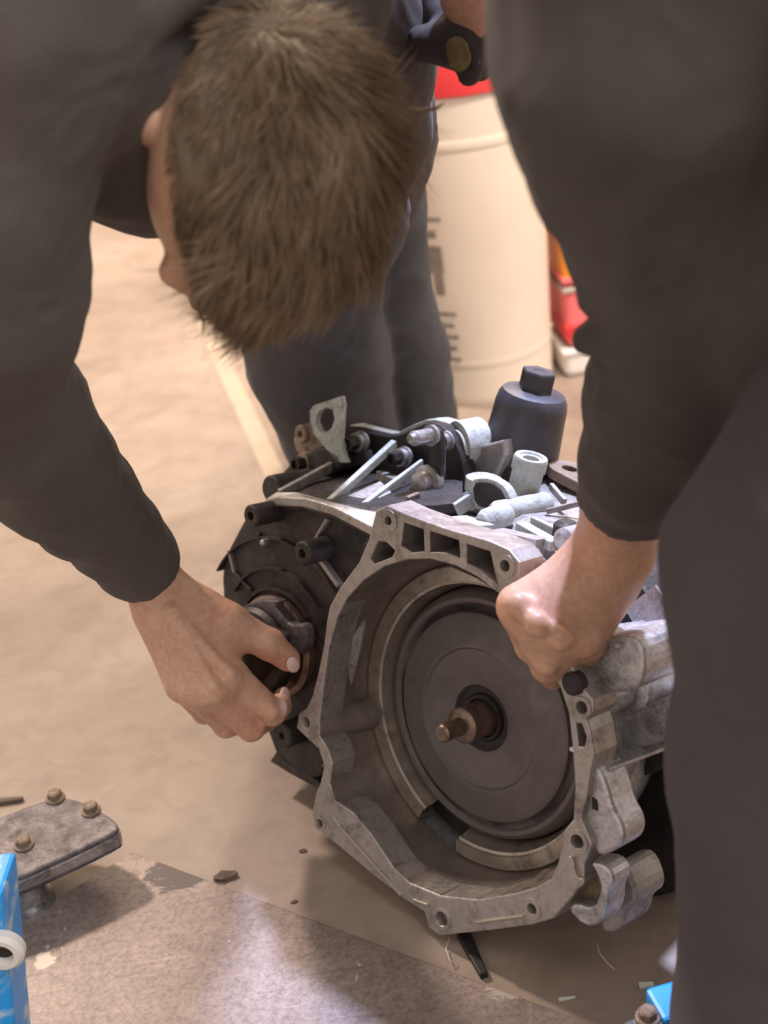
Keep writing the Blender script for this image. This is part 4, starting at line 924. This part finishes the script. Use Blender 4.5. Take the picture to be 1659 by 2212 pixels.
# ---------- the man standing on the right
def man_right():
    foot = Z(1655, 2500, 0); foot = foot+np.array([.09, -.02, .0088])
    t = thing('person', 'worker in black hoodie and dark trousers on the right, fist gripping the bell housing', 'person', tuple(foot), 'two workers handling the gearbox')
    hand = chain([(1400, 960, 1.20, 90), (1352, 1080, 1.265, 86), (1325, 1190, 1.30, 80), (1290, 1245, 1.315, 78)], .02)
    mc = [((1285, 1225, 1.32, 62), (1122, 1310, 1.305, 50)), ((1290, 1240, 1.315, 62), (1160, 1350, 1.295, 50)), ((1295, 1250, 1.315, 60), (1212, 1378, 1.30, 48)), ((1305, 1262, 1.32, 56), (1268, 1388, 1.315, 42))]
    for a, b in mc: hand += chain([a, b], .02)
    fing = [[(1122, 1310, 1.305, 48), (1150, 1395, 1.325, 37), (1185, 1440, 1.36, 30)], [(1160, 1350, 1.295, 48), (1182, 1440, 1.318, 35), (1195, 1462, 1.36, 28)],
            [(1212, 1378, 1.30, 46), (1224, 1440, 1.325, 33), (1222, 1452, 1.365, 27)], [(1268, 1388, 1.315, 40), (1264, 1428, 1.335, 29), (1250, 1440, 1.37, 24)]]
    for f in fing: hand += chain(f, .004)
    hand += chain([(1250, 1240, 1.345, 44), (1190, 1275, 1.375, 36), (1150, 1320, 1.40, 30)], .012)     # thumb behind the rim
    for x, y, d, r in [(1118, 1308, 1.272, 26), (1160, 1350, 1.262, 26), (1212, 1382, 1.268, 25), (1268, 1392, 1.288, 22), (1150, 1398, 1.302, 16), (1182, 1440, 1.297, 16)]:
        hand += [ell(C(x, y, d), camv(1, 0, 0)*r*1.3/F_PX, camv(0, 1, 0)*r*1.3/F_PX, camv(0, 0, 1)*r*1.0/F_PX, .014)]
    body = chain([(1420, -250, .84, 230), (1420, 200, .90, 200), (1470, 620, 1.045, 105), (1435, 850, 1.145, 92), (1400, 960, 1.20, 84)], .02)
    # other arm with a glove
    arm2 = chain([(1190, -420, 1.02, 95), (1060, -160, 1.20, 60), (1005, -10, 1.28, 44), (1022, 90, 1.30, 36)], .02)
    hc = C(1240, -760, .93); Fv, Rv, Uv = basis(camv(-.25, -.75, -.55), camv(-.85, .35, .1))
    hp, P = head_prims(hc, Fv, Rv, Uv, 1.0)
    neck = [cone(P(0, -.02, -.06), P(0, -.065, -.17), .054, .060, .03)]
    sh = P(0, -.09, -.22)
    body += [cone(sh, C(1420, -250, .84), .08, .07, .04), cone(sh, C(1190, -420, 1.02), .08, .05, .04)]
    hip = foot+np.array([.12, -.10, .80]); knee = C(1705, 1260, 1.02)
    body += [cone(sh, hip, .12, .12, .05), cone(hip, knee, .07, .05, .03), cone(knee, foot+[0, 0, .08], .05, .035, .03)]
    foot2 = foot+np.array([.32, -.12, 0]); knee2 = foot2+np.array([0, .12, .44])
    body += [cone(hip+[.1, 0, 0], knee2, .07, .05, .03), cone(knee2, foot2+[0, 0, .08], .05, .035, .03)]
    hb = [np.array([v for v in pbox(q, .02)]) for q in hand[1:]]
    V1, Q1 = sdf_mesh(hand, .002, np.min([b[0] for b in hb], 0), np.max([b[1] for b in hb], 0)); V1 = relax(V1, Q1, 2)
    V2, Q2 = sdf_mesh(hp+neck, .005); V4, Q4 = sdf_mesh(arm2, .004); V3, Q3 = sdf_mesh(body+neck, .010)
    np_mesh('body', [(V1, Q1), (V2, Q2), (V4, Q4), (V3, Q3)], M['skin'], t)
    head_parts(P, Fv, Rv, Uv, 1.0, t)
    hair('hair', t, hc, Fv, Rv, Uv, 1.0, 5000, 9, .035)
    # glove on the far hand
    gv = chain([(1025, 75, 1.30, 44), (985, 95, 1.30, 48), (925, 98, 1.30, 36)], .012)+chain([(1020, 95, 1.30, 34), (1012, 140, 1.295, 26), (1014, 165, 1.30, 20)], .006)
    gv += chain([(960, 80, 1.30, 36), (905, 92, 1.31, 28), (885, 100, 1.33, 22)], .006)+chain([(1030, 110, 1.31, 30), (1040, 150, 1.31, 24)], .006)
    gv += chain([(985, 60, 1.31, 40), (930, 20, 1.34, 44), (880, -20, 1.36, 46)], .01)
    V, Q = sdf_mesh(gv, .0025); V = folds(V, Q, .0025, 30, 2.2); np_mesh('work_glove', [(V, Q)], M['glove'], t)
    V, Q = sdf_mesh([ell(C(990, 118, 1.275), camv(.010, .002, 0), camv(-.003, .015, 0), camv(0, 0, .006), .003)], .0012); V = folds(V, Q, .0018, 70, 4); np_mesh('glove_patch', [(V, Q)], M['olive'], t)
    # hoodie
    cuff = C(1362, 1080, 1.268); cd = unit(C(1330, 1190, 1.31)-C(1385, 980, 1.21))
    sl = chain([(1430, -320, .80, 330), (1400, 120, .87, 305), (1425, 330, .93, 248), (1460, 520, 1.0, 197), (1484, 620, 1.04, 164), (1466, 720, 1.08, 168)], .03)+chain([(1466, 720, 1.08, 168), (1432, 860, 1.15, 158), (1385, 1000, 1.22, 118), (1362, 1080, 1.268, 100), (1345, 1140, 1.30, 98)], .02)
    for (a, b, r) in [((1268, 735, 1.055), (1420, 752, 1.01), .011), ((1288, 645, 1.03), (1400, 668, .985), .008), ((1292, 860, 1.10), (1420, 872, 1.07), .007), ((1290, 800, 1.085), (1400, 808, 1.045), .005), ((1290, 960, 1.16), (1400, 975, 1.135), .005)]:
        sl += [cone(C(*a), C(*b), r, r*.5, .014)]
    sl += [plane(cuff, cd, '&', lim=(cuff-.085, cuff+.085)), cone(cuff-cd*.02, cuff+cd*.03, .036, .0385, .003, '-')]
    tor = [cone(sh, C(1430, -320, .82), .11, .10, .05), cone(sh, hip+[0, 0, .05], .15, .165, .05), cone(sh, C(1190, -420, 1.02), .10, .060, .04), cone(C(1190, -420, 1.02), C(1085, -210, 1.17), .060, .036, .02)]
    tor += chain([(1560, -250, .84, 330), (1620, 150, .95, 330), (1720, 420, .98, 330), (1800, 760, 1.10, 270)], .05)
    V, Q = sdf_mesh(tor+sl, .0048); V = relax(V, Q, 2)
    V = folds(V, Q, .0045, 9, 6.3); V = folds(V, Q, .0014, 30, 2.2)
    np_mesh('hoodie', [(V, Q)], M['hoodie2'], t)
    k1 = C(1722, 1250, 1.0)
    tr = [cone(hip, k1, .105, 250*1.0/F_PX, .04)]+chain([(1722, 1250, 1.0, 252), (1728, 1650, 1.07, 252), (1724, 2200, 1.17, 250)], .03)
    tr += [cone(C(1724, 2200, 1.17), foot+[0, 0, .07], .088, .075, .03)]
    tr += chain([(1880, 900, .96, 290), (1536, 1165, 1.0, 82)], .02)
    tr += [cone(hip+[.12, 0, 0], knee2, .105, .085, .05), cone(knee2, foot2+[0, 0, .07], .085, .075, .03)]
    V, Q = sdf_mesh(tr, .006); V = relax(V, Q, 2); V = folds(V, Q, .004, 8, 5.7); V = folds(V, Q, .0012, 24, 9.4)
    np_mesh('trousers', [(V, Q)], M['trouser2'], t)
    fwd = unit(np.array([-.3, 1, 0]))
    for p in (foot, foot2):
        V, Q = sdf_mesh([cone(p+[0, 0, .045]-fwd*.05, p+[0, 0, .04]+fwd*.12, .046, .040, .01), cone(p+[0, 0, .05], p+[0, 0, .14], .047, .050, .02), plane(p, (0, 0, -1))], .006); np_mesh('boot', [(V, Q)], M['shoe'], t)
man_right()
